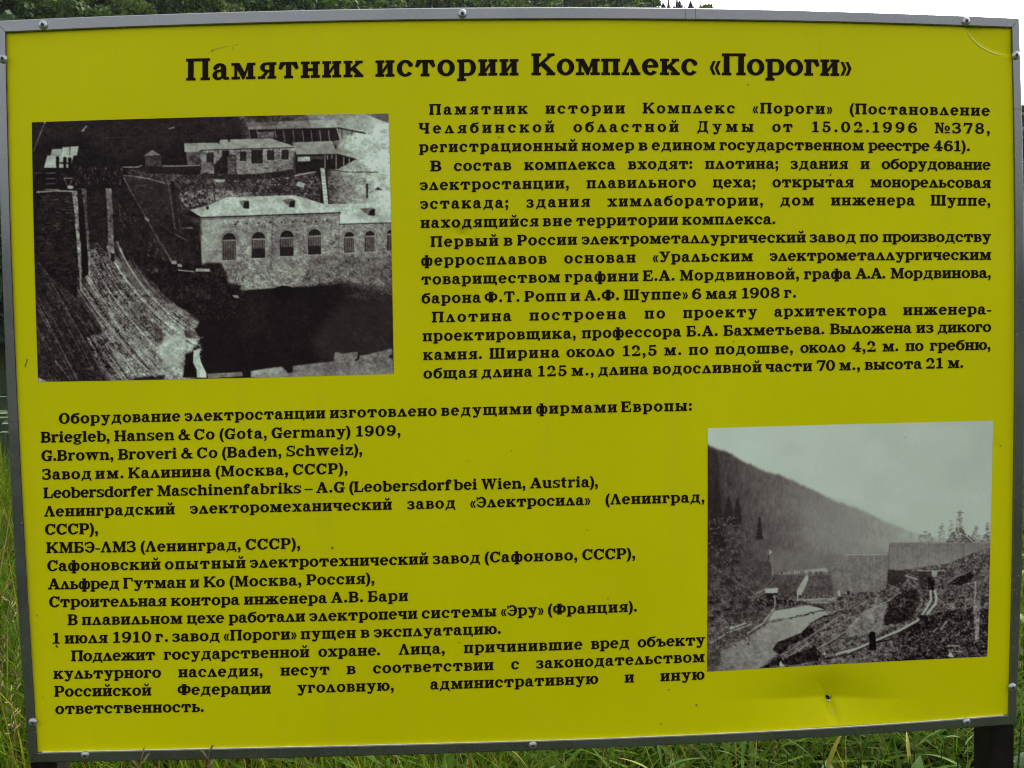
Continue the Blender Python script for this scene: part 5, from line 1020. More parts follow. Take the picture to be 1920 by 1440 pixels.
# height of the skyline above the eye (tangent) by bearing x / y of the point, without trees
# height of the skyline ground above the eye (tangent) by bearing, laid out from the ridge line read off the photograph
_ku = np.array([-900, 0, 1150, 1190, 1212, 1226, 1240, 1262, 1300, 1340, 1500, 1700, 1912, 2400, 4500]); _kv = np.array([-120, -260, -160, -60, -8, 20, 31, 34, 35, 39, 70, 120, 205, 330, 470])
_kd = (_ku - 960.0)[:, None] * _Mx[0] + (_kv - 720.0)[:, None] * _Mx[1] + F * _Mx[2]
BEAR = _kd[:, 0] / _kd[:, 1]; ELEV = _kd[:, 2] / np.hypot(_kd[:, 0], _kd[:, 1])
def ridge_v(u): return np.interp(u, [1180, 1212, 1228, 1233, 1240, 1247, 1340, 1500, 1912], [-200, -40, -5, 3, 9, 14, 24, 50, 182])
def height(x, y):
    x = np.asarray(x, float); y = np.asarray(y, float)
    near = 0.05 * vnoise(x, y, 2.3, 1) + 0.02 * vnoise(x, y, .7, 2)
    bank = 11.2 + 0.9 * vnoise(x, 0 * x, 7, 3)
    z = near - (1.5 + 0 * x) * smooth(bank, bank + 3.2, y)
    r = np.hypot(x, y); be = np.where(y > 1, x / np.maximum(y, 1), np.sign(x) * 3)
    e = np.interp(be, BEAR, ELEV); far = 112 + 6 * vnoise(x, y, 60, 4)
    rise = np.interp(be, [-.6, -.25, .02, .13], [1.0, .85, .62, .50]) * (r - far) + 2.2 * vnoise(x, y, 28, 5) * smooth(far, far + 60, r)
    crest = e * r + 1.5
    rear = smooth(34, 120, -y) * 2 * smooth(0, 30, -y)
    hill = np.minimum(rise, crest) - .0 ; hill = np.where(r > 430, hill - (r - 430) * .35, hill)
    front = smooth(4, 30, y)
    side = np.where(y > 20, 1.0, 0.0)
    z2 = np.where((r > far) & (y > 20), np.maximum(-1.5 + .0 * r, hill * front), z)
    z2 = np.where((r > far) & (y > 20), np.where(hill > -1.5, hill * front, -1.5), z2)
    return z2 + rear
xs = np.concatenate([-np.geomspace(900, 6, 70), np.linspace(-5.8, 5.8, 60), np.geomspace(6, 900, 70)])
ys = np.concatenate([-np.geomspace(900, 6, 24), np.linspace(-5.5, 16, 90), np.geomspace(16.5, 900, 120)])
XX, YY = np.meshgrid(xs, ys); ZZ = height(XX, YY)
M_GND, t_, b_ = mat('meadow_soil_and_moss', (0.05, 0.06, 0.02), 0.95, spec=0.15)
n1 = noise(t_, 9.0, 8); n2 = noise(t_, .35, 5)
g1 = ramp(t_, n1.outputs['Fac'], [(0.3, (0.010, 0.014, 0.003)), (0.5, (0.020, 0.032, 0.005)), (0.72, (0.05, 0.045, 0.015))])
g2 = ramp(t_, n2.outputs['Fac'], [(0.3, (0.6, 0.75, 0.5)), (0.7, (1.0, 1.0, 1.0))])
t_.links.new(mixc(t_, 1.0, g1.outputs['Color'], g2.outputs['Color'], 'MULTIPLY'), b_.inputs['Base Color']); bump(t_, b_, n1.outputs['Fac'], .6, .05)
put('ground', mesh_np(np.stack([XX, YY, ZZ], -1).reshape(-1, 3), grid_faces(len(xs), len(ys)), smooth=True), None, [M_GND], kind='structure')

M_WAT, t_, b_ = mat('pond_water', (0.012, 0.018, 0.012), 0.06, spec=0.5)
wn = noise(t_, 2.2, 4); wn2 = noise(t_, 11, 3)
mp = t_.nodes.new('ShaderNodeMath'); mp.operation = 'ADD'; t_.links.new(wn.outputs['Fac'], mp.inputs[0]); t_.links.new(wn2.outputs['Fac'], mp.inputs[1])
bump(t_, b_, mp.outputs[0], .35, .05)
wx = np.linspace(-260, 260, 40); wy = np.linspace(9, 240, 30); WX, WY = np.meshgrid(wx, wy)
put('water', mesh_np(np.stack([WX, WY, np.full_like(WX, WATER_Z)], -1).reshape(-1, 3), grid_faces(40, 30)), None, [M_WAT], kind='structure')

# ------------------------------------------------------------------ foliage and trees
def leaf_mat(name, cols, rough=.75, trans=.25, scale=.22, objrand=True):
    m, t, b = mat(name, cols[1], rough, spec=.2)
    n = noise(t, scale, 4); r1 = ramp(t, n.outputs['Fac'], [(.3, cols[0]), (.5, cols[1]), (.72, cols[2])])
    oi = t.nodes.new('ShaderNodeObjectInfo'); hsv = t.nodes.new('ShaderNodeHueSaturation')
    t.links.new(maprange(t, oi.outputs['Random'], 0, 1, .72, 1.28), hsv.inputs['Value']); t.links.new(maprange(t, oi.outputs['Random'], 0, 1, .485, .515), hsv.inputs['Hue'])
    t.links.new(r1.outputs['Color'], hsv.inputs['Color']); t.links.new(hsv.outputs[0], b.inputs['Base Color'])
    tr = t.nodes.new('ShaderNodeBsdfTranslucent'); t.links.new(hsv.outputs[0], tr.inputs['Color']); mx = t.nodes.new('ShaderNodeMixShader'); mx.inputs[0].default_value = trans
    out = t.nodes['Material Output']; t.links.new(b.outputs[0], mx.inputs[1]); t.links.new(tr.outputs[0], mx.inputs[2]); t.links.new(mx.outputs[0], out.inputs['Surface']); return m
M_LEAF = [leaf_mat('leaves_mid', [(.022, .048, .004), (.040, .080, .007), (.075, .12, .012)]), leaf_mat('leaves_dark', [(.010, .028, .004), (.020, .045, .007), (.036, .066, .010)]), leaf_mat('leaves_pale', [(.045, .075, .010), (.075, .110, .014), (.11, .14, .022)])]
M_NEEDLE = leaf_mat('needles', [(.012, .028, .014), (.022, .042, .020), (.034, .058, .026)], trans=.1)
M_BARK, t_, b_ = mat('bark', (.12, .10, .08), .9); n1 = noise(t_, 3, 6)
t_.links.new(ramp(t_, n1.outputs['Fac'], [(.35, (.05, .04, .03)), (.65, (.2, .18, .15))]).outputs['Color'], b_.inputs['Base Color'])
def tube(pts, rads, n=7):
    V, Fc = [], []
    for i, (p, r) in enumerate(zip(pts, rads)):
        for k in range(n): a = 2 * math.pi * k / n; V.append((p[0] + r * math.cos(a), p[1] + r * math.sin(a), p[2]))
        if i: Fc += [((i - 1) * n + k, (i - 1) * n + (k + 1) % n, i * n + (k + 1) % n, i * n + k) for k in range(n)]
    return V, Fc
def quads(cen, nor, size, rng, asp=1.0):
    """leaf-clump faces: one skewed quad at each centre"""
    n = len(cen); a = rng.normal(size=(n, 3)); t1 = np.cross(nor, a); t1 /= np.linalg.norm(t1, axis=1, keepdims=True) + 1e-9; t2 = np.cross(nor, t1)
    s = size[:, None]; V = np.stack([cen - t1 * s, cen - t2 * s * asp * .7, cen + t1 * s * 1.1, cen + t2 * s * asp * .8], 1).reshape(-1, 3)
    return V, np.arange(n * 4).reshape(-1, 4)
def crown_broad(seed, n, h=11.0, rad=3.4, sz=.34):
    r = np.random.default_rng(seed); nb = 26; P_ = []
    bl = np.stack([r.normal(0, rad * .42, nb), r.normal(0, rad * .42, nb), r.uniform(h * .30, h * .93, nb)], -1); br = r.uniform(.9, 1.7, nb) * (1.15 - .5 * (bl[:, 2] / h - .3)); br *= rad / 3.0
    q = r.integers(0, nb, n); d = r.normal(size=(n, 3)); d /= np.linalg.norm(d, axis=1, keepdims=True); rr_ = br[q] * r.uniform(.55, 1.08, n); c = bl[q] + d * rr_[:, None] * np.array([1, 1, .8])
    nor = d + .9 * r.normal(size=(n, 3)); nor[:, 2] += .3; nor /= np.linalg.norm(nor, axis=1, keepdims=True)
    return quads(c, nor, r.uniform(.6, 1.3, n) * sz, r)
def crown_spruce(seed, n, h=15.0, rad=2.6, sz=.34):
    r = np.random.default_rng(seed); t = r.uniform(0, 1, n) ** .65; z = h * (1 - t * .9); tier = np.floor(t * 16); ph = r.uniform(0, 2 * math.pi, n)
    nbr = 7; ph = np.round(ph / (2 * math.pi) * nbr) / nbr * 2 * math.pi + r.normal(0, .16, n) + tier * 1.1
    q = r.uniform(.05, 1, n) ** .7; R_ = rad * t * q * (.8 + .3 * np.sin(tier * 2.3 + ph * 2)); z = z - .45 * R_ + r.normal(0, .12, n)
    c = np.stack([R_ * np.cos(ph), R_ * np.sin(ph), z], -1); nor = np.stack([np.cos(ph) * .4, np.sin(ph) * .4, np.ones(n)], -1) + .6 * r.normal(size=(n, 3)); nor /= np.linalg.norm(nor, axis=1, keepdims=True)
    return quads(c, nor, r.uniform(.6, 1.3, n) * sz * (.5 + .6 * t), r, .7)
def trunk_mesh(h, r0, lean=.0):
    V, Fc = tube([(lean * t * t * h, .04 * math.sin(t * 6), h * t - .3) for t in np.linspace(0, 1, 7)], [r0 * (1 - .85 * t) for t in np.linspace(0, 1, 7)])
    for k in range(6):
        a = k * 2.1; t = .35 + .09 * k; z = h * t; l = h * .22
        v2, f2 = tube([(lean * t * t * h, 0, z), (l * .5 * math.cos(a), l * .5 * math.sin(a), z + l * .4), (l * math.cos(a), l * math.sin(a), z + l * .95)], [r0 * .35, r0 * .22, r0 * .06], 5)
        o = len(V); V += v2; Fc += [tuple(i + o for i in f) for f in f2]
    return mesh_of(V, Fc, True)
TK = {}
for k, (lm, sd_, rad) in enumerate([(0, 1, 3.4), (1, 2, 3.6), (2, 3, 2.9), (0, 4, 3.0), (1, 9, 3.1)]):
    v, f = crown_broad(sd_, 2600, 11.0 + .5 * k, rad); me = mesh_np(v, f); me.materials.append(M_LEAF[lm]); tm = trunk_mesh(9.5, .20); tm.materials.append(M_BARK); TK['b%d' % k] = (me, tm)
for k in range(3):
    v, f = crown_spruce(20 + k, 2400, 14 + k, 2.7 - .3 * k); me = mesh_np(v, f); me.materials.append(M_NEEDLE); tm = trunk_mesh(13.5 + k, .18); tm.materials.append(M_BARK); TK['s%d' % k] = (me, tm)
def tree(name, kind, loc, scale, rot, label, group=None, cat='tree'):
    o = empty(name, loc, label=label, category=cat); o.scale = (scale,) * 3; o.rotation_euler = (0, 0, rot)
    if group: o['group'] = group
    put('crown', TK[kind][0], o); put('trunk', TK[kind][1], o); return o
# where the trees of the far wood stand
rng = np.random.default_rng(5)
be = rng.uniform(-1.15, 1.15, 16000); r = np.sqrt(rng.uniform(106 ** 2, 390 ** 2, 16000)); ok = (r < np.where(be < 0, 300, 390)) & ((np.abs(be) < .62) | (rng.random(16000) < .35)); be, r = be[ok], r[ok]
y = r / np.sqrt(1 + be * be); x = be * y; z = height(x, y); ok = z > -.55; cand = np.stack([x, y, z, r, be], -1)[ok]
_u, _vb = project(cand[:, :3]); _, _vt = project(cand[:, :3] + np.array([0, 0, 11.5])); cand = np.concatenate([cand, _u[:, None], _vt[:, None], _vb[:, None]], 1)
# thin out so that crowns stand side by side
cell = {}; keep = []
for c in cand:
    k = (int(c[0] // 3.9), int(c[1] // 3.9))
    if k in cell: continue
    cell[k] = 1; keep.append(c)
seen, mass = [], []
for c in keep:
    x, y, z, r, be, u, vt, vb = c
    if u > 1195 and vt < ridge_v(u): continue      # keep the ridge line: its trees are placed by hand
    (seen if (-60 < u < 1300 and vt < 34 and vb > -6) else mass).append((x, y, z, r, be, float(u), float(vt), float(vb)))
# what one can point at from below: marks along the top rail and the letters of the title
MARKS = [(8, 'over the upper left corner of the frame'), (45, 'between the corner of the frame and its first screw'), (82, 'straight over the first screw of the top rail'), (125, 'just right of the first screw of the top rail'),
         (170, 'over the gap between first screw and title, left half'), (215, 'over the gap between first screw and title, middle'), (262, 'over the gap between first screw and title, right half'), (308, 'just left of the title')]
ORD = ['first', 'second', 'third', 'fourth', 'fifth', 'sixth', 'seventh', 'eighth']
for wi, (word, xa, xb) in enumerate(LINES[0][1]):
    wt = [G[ch][0] + .15 for ch in word]
    for i, ch in enumerate(word):
        MARKS.append((xa + (xb - xa) * (sum(wt[:i]) + wt[i] / 2) / sum(wt), "high over the %s letter of the title's %s word" % (ORD[i] if i < len(word) - 1 else 'last', ORD[wi])))
MARKS = [m for m in MARKS if m[0] < 1225]
used = set(); ni = 0
LOOK = {'b0': ('leafy_tree', 'green leafy tree'), 'b3': ('leafy_tree', 'green leafy tree'), 'b2': ('birch_tree', 'pale green birch'), 'b1': ('leafy_tree', 'dark green leafy tree'), 'b4': ('leafy_tree', 'dark green leafy tree'), 's0': ('spruce_tree', 'dark spruce')}
for mu, mt in MARKS:
    best = None
    for i, q in enumerate(seen):
        if i in used or abs(q[5] - mu) > 14: continue
        sc_ = abs(q[6] - 4) + .12 * q[3]                       # crowns whose tops lie inside the strip, nearest first
        if best is None or sc_ < best[0]: best = (sc_, i)
    if best is None: continue
    used.add(best[1]); x, y, z, r, be, u, vt, vb = seen[best[1]]
    kind = str(rng.choice(['b0', 'b3', 'b2', 'b1', 'b4', 's0'], p=[.26, .2, .18, .18, .12, .06] if u < 700 else [.16, .12, .06, .28, .24, .14]))
    tree(LOOK[kind][0], kind, (x, y, z), rng.uniform(.85, 1.15), rng.uniform(0, 6.28), LOOK[kind][1] + ' ' + mt, 'trees of the wooded slope seen over the sign'); ni += 1
# the rest of the wood, one mass
# wooded rise added out of view behind the viewer, to darken the frame's reflections
for i in range(600):
    a = rng.uniform(math.pi * .04, math.pi * .96) ; r = rng.uniform(75, 150); x, y = r * math.cos(a), -r * math.sin(a) - 6; mass.append((x, y, float(height(x, y)), r))
Vs, Fs, Ms = [], [], []; off = 0
hi = {0: (crown_broad(41, 1500, 11, 3.4, .42)), 1: crown_broad(42, 1500, 12, 3.5, .42), 2: crown_broad(43, 1500, 11, 3.0, .42), 3: crown_spruce(44, 1500, 14, 2.6, .42)}
mass = [m[:4] + (0,) for m in mass] + [m[:4] + (1,) for i, m in enumerate(seen) if i not in used]
low = {0: crown_broad(31, 420, 11, 3.4, .75), 1: crown_broad(32, 420, 12, 3.5, .75), 2: crown_broad(33, 420, 11, 3.0, .75), 3: crown_spruce(34, 420, 14, 2.6, .7)}
for q in mass:
    x, y, z, r = q[:4]; k = int(rng.choice(4, p=[.35, .3, .15, .2])); v, f = (hi if q[4] else low)[k]; a = rng.uniform(0, 6.28); s = rng.uniform(.75, 1.2)
    ca, sa = math.cos(a) * s, math.sin(a) * s; w_ = np.stack([v[:, 0] * ca - v[:, 1] * sa + x, v[:, 0] * sa + v[:, 1] * ca + y, v[:, 2] * s + z], -1)
    Vs.append(w_); Fs.append(f + off); Ms.append(np.full(len(f), k, np.int32)); off += len(v)
me = mesh_np(np.concatenate(Vs), np.concatenate(Fs)); me.polygons.foreach_set('material_index', np.concatenate(Ms))
put('hillside_wood', me, None, [M_LEAF[0], M_LEAF[1], M_LEAF[2], M_NEEDLE], kind='stuff')
print('trees', ni, 'mass', len(mass))
# conifers that stand against the sky over the sign: tip (as measured), distance, width and height in metres
def crown_cone(seed, n, h, rad, sz):
    r = np.random.default_rng(seed); t = r.uniform(0.0, 1, n) ** .6; ph = r.uniform(0, 2 * math.pi, n); tier = np.floor(t * 9 + r.normal(0, .25, n)); R_ = rad * t * np.sqrt(r.uniform(.02, 1, n)) * (.82 + .28 * np.sin(tier * 2.1 + 3 * ph))
    c = np.stack([R_ * np.cos(ph), R_ * np.sin(ph), h * (1 - t) - .15 * R_], -1); nor = r.normal(size=(n, 3)) + np.array([0, 0, .6]); nor /= np.linalg.norm(nor, axis=1, keepdims=True)
    return quads(c, nor, r.uniform(.6, 1.3, n) * sz * (.45 + .7 * t), r, .8)
for k_, (h_, r_) in {'w0': (4.2, 3.0), 'w1': (4.6, 2.15), 'w2': (5.5, 1.1)}.items():
    v, f = crown_cone(50 + ord(k_[1]), 2600, h_, r_, .26 if k_ != 'w2' else .16); me = mesh_np(v, f); me.materials.append(M_NEEDLE); tm = trunk_mesh(h_ * .9, .07); tm.materials.append(M_BARK); TK[k_] = (me, tm)
RIDGE = [(1243, 3.2, 300, 1.0, 'w1', 4.6, 'dark spruce against the sky, first of the ridge trees beside the wooded slope'),
         (1253.5, -7.0, 300, 1.1, 'w2', 5.5, 'thin tall pale spruce against the sky, left of the wide pointed spruce'),
         (1274, 1.2, 300, 1.15, 'w0', 4.2, 'wide dark pointed spruce against the sky above the sign, widest tree of the bare ridge'),
         (1294.5, 0.8, 300, 1.0, 'w1', 4.6, 'narrow dark pointed spruce against the sky, next right of the widest ridge spruce'),
         (1313.5, 8.0, 300, .75, 'w0', 4.2, 'small dark low spruce on the ridge above the sign, right of the narrow pointed spruce'),
         (1329, 6.5, 300, .55, 'w2', 5.5, 'faint small thin tree, last one at the right end of the ridge line'),
         (1284, 9.0, 300, .40, 'w2', 5.5, 'tiny thin tree in the gap between the two dark pointed ridge spruces'),
         (1263.5, 8.5, 301, .60, 'w1', 4.6, 'low dark bushy spruce touching the left side of the widest ridge spruce')]
for u, v, dist, sc_, kind, h_, lab in RIDGE:
    d = np.array([u - 960, v - 720, F]) @ _Mx; d = d / np.hypot(d[0], d[1])
    p = np.array(EYE) + d * dist; hh = h_ * sc_; g0 = float(height(p[0], p[1])); sc_ *= 1.7; hh *= 1.7; o = tree('spruce_tree', kind, (p[0], p[1], p[2] - hh), sc_, 1.3 * u % 6.28, lab, 'spruces on the bare ridge')

# thin damp air over the valley
haze_v, haze_f = box_data(-700, 700, -160, 620, -3.2, 330)
M_HAZE = bpy.data.materials.new('valley_air'); M_HAZE.use_nodes = True; t_ = M_HAZE.node_tree; t_.nodes.clear()
pv = t_.nodes.new('ShaderNodeVolumePrincipled'); pv.inputs['Color'].default_value = (.93, .96, 1.0, 1); pv.inputs['Density'].default_value = .00005; pv.inputs['Anisotropy'].default_value = .2
ho = t_.nodes.new('ShaderNodeOutputMaterial'); t_.links.new(pv.outputs[0], ho.inputs['Volume'])
put('haze', mesh_of(haze_v, haze_f), None, [M_HAZE], kind='stuff')

# ------------------------------------------------------------------ meadow plants
def blades(n, xr, yr, hr, wr, seed, bend=.35, lean=.25, dens=None, base_drop=.03, seg=3):
    r = np.random.default_rng(seed); x = r.uniform(*xr, n); y = r.uniform(*yr, n)
    if dens is not None: m = dens(x, y, r); x, y = x[m], y[m]; n = len(x)
    z = height(x, y) - base_drop; ok = z > WATER_Z - .25; x, y, z = x[ok], y[ok], z[ok]; n = len(x)
    h = r.uniform(*hr, n) * (1 + .25 * vnoise(x, y, .8, 9)); w_ = r.uniform(*wr, n); a = r.uniform(0, 2 * math.pi, n); b = r.normal(0, 1, n) * .6 + a
    dx, dy = np.cos(a), np.sin(a); px, py = -np.sin(b), np.cos(b); ln_ = np.abs(r.normal(lean, .18, n)); bn = np.abs(r.normal(bend, .25, n))
    V = []
    for i in range(seg + 1):
        t = i / seg; off = (ln_ * t + bn * t * t) * h; zz_ = z + h * (t - .35 * bn * t * t); ww = w_ * (1 - t ** 1.6) * (.75 + .5 * min(1, t * 3)) if i < seg else 0 * w_
        for s_ in (-1, 1): V.append(np.stack([x + dx * off + s_ * px * ww / 2, y + dy * off + s_ * py * ww / 2, zz_], -1))
    V = np.stack(V, 1)                                # n, 2(seg+1), 3
    base = (np.arange(n) * 2 * (seg + 1))[:, None, None]; q = np.array([[2 * i, 2 * i + 1, 2 * i + 3, 2 * i + 2] for i in range(seg)])[None]
    tint = np.repeat(r.uniform(0, 1, n)[:, None], 2 * (seg + 1), 1); up = np.tile(np.repeat(np.linspace(0, 1, seg + 1), 2)[None], (n, 1))
    col = np.stack([tint, up, tint * 0], -1).reshape(-1, 3)
    return mesh_np(V.reshape(-1, 3), (base + q).reshape(-1, 4), smooth=True, colors=col, attr='tint')
def blade_mat(name, stops, trans=.35, rough=.6):
    m, t, b = mat(name, stops[0][1], rough, spec=.02); at = t.nodes.new('ShaderNodeAttribute'); at.attribute_name = 'tint'
    sp = t.nodes.new('ShaderNodeSeparateColor'); t.links.new(at.outputs['Color'], sp.inputs[0]); r1 = ramp(t, sp.outputs[0], stops)
    n = noise(t, 60, 2); c = mixc(t, maprange(t, n.outputs['Fac'], .3, .7, 0, .35), r1.outputs['Color'], (.09, .085, .012)); t.links.new(c, b.inputs['Base Color'])
    tr = t.nodes.new('ShaderNodeBsdfTranslucent'); t.links.new(c, tr.inputs['Color']); mx = t.nodes.new('ShaderNodeMixShader'); mx.inputs[0].default_value = trans
    out = t.nodes['Material Output']; t.links.new(b.outputs[0], mx.inputs[1]); t.links.new(tr.outputs[0], mx.inputs[2]); t.links.new(mx.outputs[0], out.inputs['Surface']); return m
M_GRASS = blade_mat('fresh_grass', [(0, (.009, .035, .001)), (.35, (.030, .098, .002)), (.7, (.068, .158, .003)), (.92, (.14, .18, .006)), (1, (.20, .16, .02))])
M_STRAW = blade_mat('dry_grass', [(0, (.06, .035, .008)), (.4, (.11, .07, .014)), (.8, (.20, .14, .035)), (1, (.30, .24, .09))], .2)
M_HERB = blade_mat('herb_leaves', [(0, (.012, .040, .003)), (.5, (.028, .075, .006)), (1, (.06, .13, .01))], .3)
vis = lambda x, y, r: (np.abs(x) < .72 * y + 1.3)
thin = lambda x, y, r: vis(x, y, r) & (r.uniform(0, 1, len(x)) < np.where((x > .2) & (y < 3.4), .40, 1.0))
right = lambda x, y, r: (x > -.1 + .5 * vnoise(x, y, .5, 31)) & vis(x, y, r)
put('grass', blades(33000, (-4, 4), (1.75, 4.6), (.16, .50), (.004, .010), 1, dens=thin), None, [M_GRASS], kind='stuff')
put('grass', blades(56000, (-10.5, 10.5), (4.6, 13.6), (.22, .55), (.007, .016), 2, dens=vis, seg=2), None, [M_GRASS], kind='stuff')
put('grass', blades(9000, (-3.5, 3.5), (-1.5, 1.75), (.08, .30), (.004, .009), 3, seg=2), None, [M_GRASS], kind='stuff')
put('dry_grass', blades(5200, (-3.4, 3.4), (1.75, 4.6), (.22, .58), (.0022, .005), 4, bend=.15, dens=vis), None, [M_STRAW], kind='stuff')
put('dry_grass', blades(7000, (-9, 9), (4.6, 13.4), (.3, .68), (.004, .009), 5, bend=.15, dens=vis, seg=2), None, [M_STRAW], kind='stuff')
put('sedge', blades(2600, (-9, 9), (11.0, 14.2), (.45, .95), (.008, .018), 6, bend=.2, seg=2), None, [M_GRASS], kind='stuff')

put('low_herbs', blades(7000, (-3.4, 3.4), (1.75, 5.0), (.07, .22), (.018, .042), 12, bend=.9, lean=.5, dens=vis), None, [M_HERB], kind='stuff')
put('low_herbs', blades(6000, (-9, 9), (5.0, 13.0), (.12, .34), (.025, .06), 13, bend=.9, lean=.5, dens=vis), None, [M_HERB], kind='stuff')

put('low_herbs', blades(5200, (-.2, 2.2), (1.75, 3.3), (.16, .44), (.022, .050), 14, bend=.75, lean=.45, dens=right), None, [M_HERB], kind='stuff')

# seed heads on tall stalks: individual plants
def stalk_mesh(h, seed, heads=26, sp=.02):
    r = random.Random(seed); pts = [(.10 * h * t * t, .02 * math.sin(3 * t), h * t) for t in np.linspace(0, 1, 9)]
    V, Fc = tube(pts, [.0010 * (1.15 - .8 * t) for t in np.linspace(0, 1, 9)], 5)
    V2, F2 = [], []
    for i in range(heads):
        t = .80 + .20 * i / heads; p = (.10 * h * t * t, .02 * math.sin(3 * t), h * t); a = r.uniform(0, 6.28); l = sp * (1.3 - (t - .8) * 3.5) * r.uniform(.5, 1.1); q = (p[0] + l * math.cos(a), p[1] + l * math.sin(a), p[2] + .012)
        w_ = .0016; d = (math.cos(a), math.sin(a))
        o = len(V2); V2 += [p, (q[0] - d[1] * w_, q[1] + d[0] * w_, q[2] - .004), (q[0] + d[0] * .006, q[1] + d[1] * .006, q[2] + .004), (q[0] + d[1] * w_, q[1] - d[0] * w_, q[2] - .004), (q[0], q[1], q[2] + w_ * 1.5)]
        F2 += [(o, o + 1, o + 4), (o + 1, o + 2, o + 4), (o + 2, o + 3, o + 4), (o + 3, o, o + 4)]
    bl = []
    for j in range(2):
        z0 = h * (.18 + .2 * j); a = r.uniform(0, 6.28); l = h * .38; o = len(V)
        for t in np.linspace(0, 1, 5):
            ww = .0016 * (1 - t) + .0003; px, py = -math.sin(a) * ww, math.cos(a) * ww; c = (l * t * math.cos(a) * .5, l * t * math.sin(a) * .5, z0 + l * t * (.9 - .5 * t)); V += [(c[0] + px, c[1] + py, c[2]), (c[0] - px, c[1] - py, c[2])]
        Fc += [(o + 2 * i, o + 2 * i + 1, o + 2 * i + 3, o + 2 * i + 2) for i in range(4)]
    return mesh_of(V, Fc), mesh_of(V2, F2)
M_DRY, t_, b_ = mat('dry_stalk', (.25, .18, .09), .8); n1 = noise(t_, 80, 3); t_.links.new(ramp(t_, n1.outputs['Fac'], [(.3, (.09, .055, .02)), (.7, (.24, .18, .08))]).outputs['Color'], b_.inputs['Base Color'])
SM = []
for k in range(3):
    a_, b_2 = stalk_mesh(1.0, 60 + k, sp=(.02, .035, .012)[k]); a_.materials.append(M_DRY); b_2.materials.append(M_DRY); SM.append((a_, b_2))
def at_tip(u, v, y):
    d = np.array([u - 960, v - 720, F]) @ _Mx; p = np.array(EYE) + d * (y / d[1]); return p
STALKS = [(262, 1419, 1.44, 0, 'dry bent stalk in front of the bottom rail, right of its left screw'), (396, 1404, 1.45, 2, 'thin dry stalk before the bottom rail under the end of the last text line'), 
          (18, 1290, 2.6, 1, 'brown feathery grass stalk left of the sign beside the lowest left screw'), (6, 1090, 3.2, 1, 'brown feathery stalk at the left picture edge, topmost left of the sign'), (33, 1215, 3.0, 0, 'straw coloured grass stalk close to the left rail of the sign'), (12, 1190, 2.9, 2, 'thin straight straw stalk left of the sign, between the two brown feathery stalks'),
          (1913, 1215, 2.7, 0, 'straw coloured grass stalk right of the sign beside the right rail'), (1455, 1402, 2.4, 0, 'pale grass stalk standing below the bottom rail right of the middle'), (1655, 1385, 2.3, 2, 'reddish brown stalk below the bottom rail between the dent and the right post'), (880, 1424, 2.5, 1, 'brown feathery grass stalk below the middle of the bottom rail'), (560, 1428, 2.4, 0, 'dry grass stalk below the bottom rail left of the middle')]
for u, v, y, k, lab in STALKS:
    p = at_tip(u, v, y); g0 = float(height(p[0], p[1])); h = max(.2, p[2] - g0 + .01); rot = (u * 1.7) % 6.28
    ox, oy = .10 * h * math.cos(rot), .10 * h * math.sin(rot)
    o = empty('grass_stalk', (p[0] - ox, p[1] - oy, g0 - .01), label=lab, category='grass stalk', group='tall dry grass stalks round the sign'); o.scale = (h, h, h) if False else (1, 1, h); o.rotation_euler = (0, 0, rot)
    o.scale = (h, h, h); put('stem', SM[k][0], o); put('seed_head', SM[k][1], o)

# broad leaved weeds behind the lower edge of the sign
def leaf_mesh(l, w_, seed, lobes=0):
    r = random.Random(seed); V, Fc = [], []; n = 9
    for i in range(n + 1):
        t = i / n; ww = w_ * math.sin(math.pi * min(1, t ** .8)) * (1 + (.22 * math.sin(t * 22) if lobes else 0)) + .0008; x = l * t; z = l * (.25 * t - .42 * t * t)
        V += [(x, -ww / 2, z + .12 * ww), (x, 0, z - .03 * w_), (x, ww / 2, z + .12 * ww)]
        if i: o = 3 * i; Fc += [(o - 3, o - 2, o + 1, o), (o - 2, o - 1, o + 2, o + 1)]
    return mesh_of(V, Fc, True)
def weed_mat(name, a, b2):
    m, t, b = mat(name, a, .6, spec=.15); n = noise(t, 30, 5); c = ramp(t, n.outputs['Fac'], [(.3, a), (.7, b2)]); t.links.new(c.outputs['Color'], b.inputs['Base Color'])
    tr = t.nodes.new('ShaderNodeBsdfTranslucent'); t.links.new(c.outputs['Color'], tr.inputs['Color']); mx = t.nodes.new('ShaderNodeMixShader'); mx.inputs[0].default_value = .3
    out = t.nodes['Material Output']; t.links.new(b.outputs[0], mx.inputs[1]); t.links.new(tr.outputs[0], mx.inputs[2]); t.links.new(mx.outputs[0], out.inputs['Surface']); return m
M_W1 = weed_mat('broad_leaf_dark', (.022, .05, .012), (.045, .09, .02)); M_W2 = weed_mat('broad_leaf_fresh', (.05, .11, .015), (.09, .16, .03)); M_W3 = weed_mat('broad_leaf_yellowing', (.16, .17, .02), (.24, .22, .03))
LM = [leaf_mesh(.14, .045, 1), leaf_mesh(.12, .055, 2, 1), leaf_mesh(.19, .013, 3)]
LMM = {}
for i, me in enumerate(LM):
    for j, m in enumerate((M_W1, M_W2, M_W3)): c = me.copy(); c.materials.append(m); LMM[(i, j)] = c
sv, sf = tube([(0, 0, 0), (.01, .005, .2), (.005, .01, .4), (.02, 0, .62)], [.005, .0045, .0035, .0015], 6); STM = mesh_of(sv, sf, True); STM.materials.append(M_W1)
wr = random.Random(4)
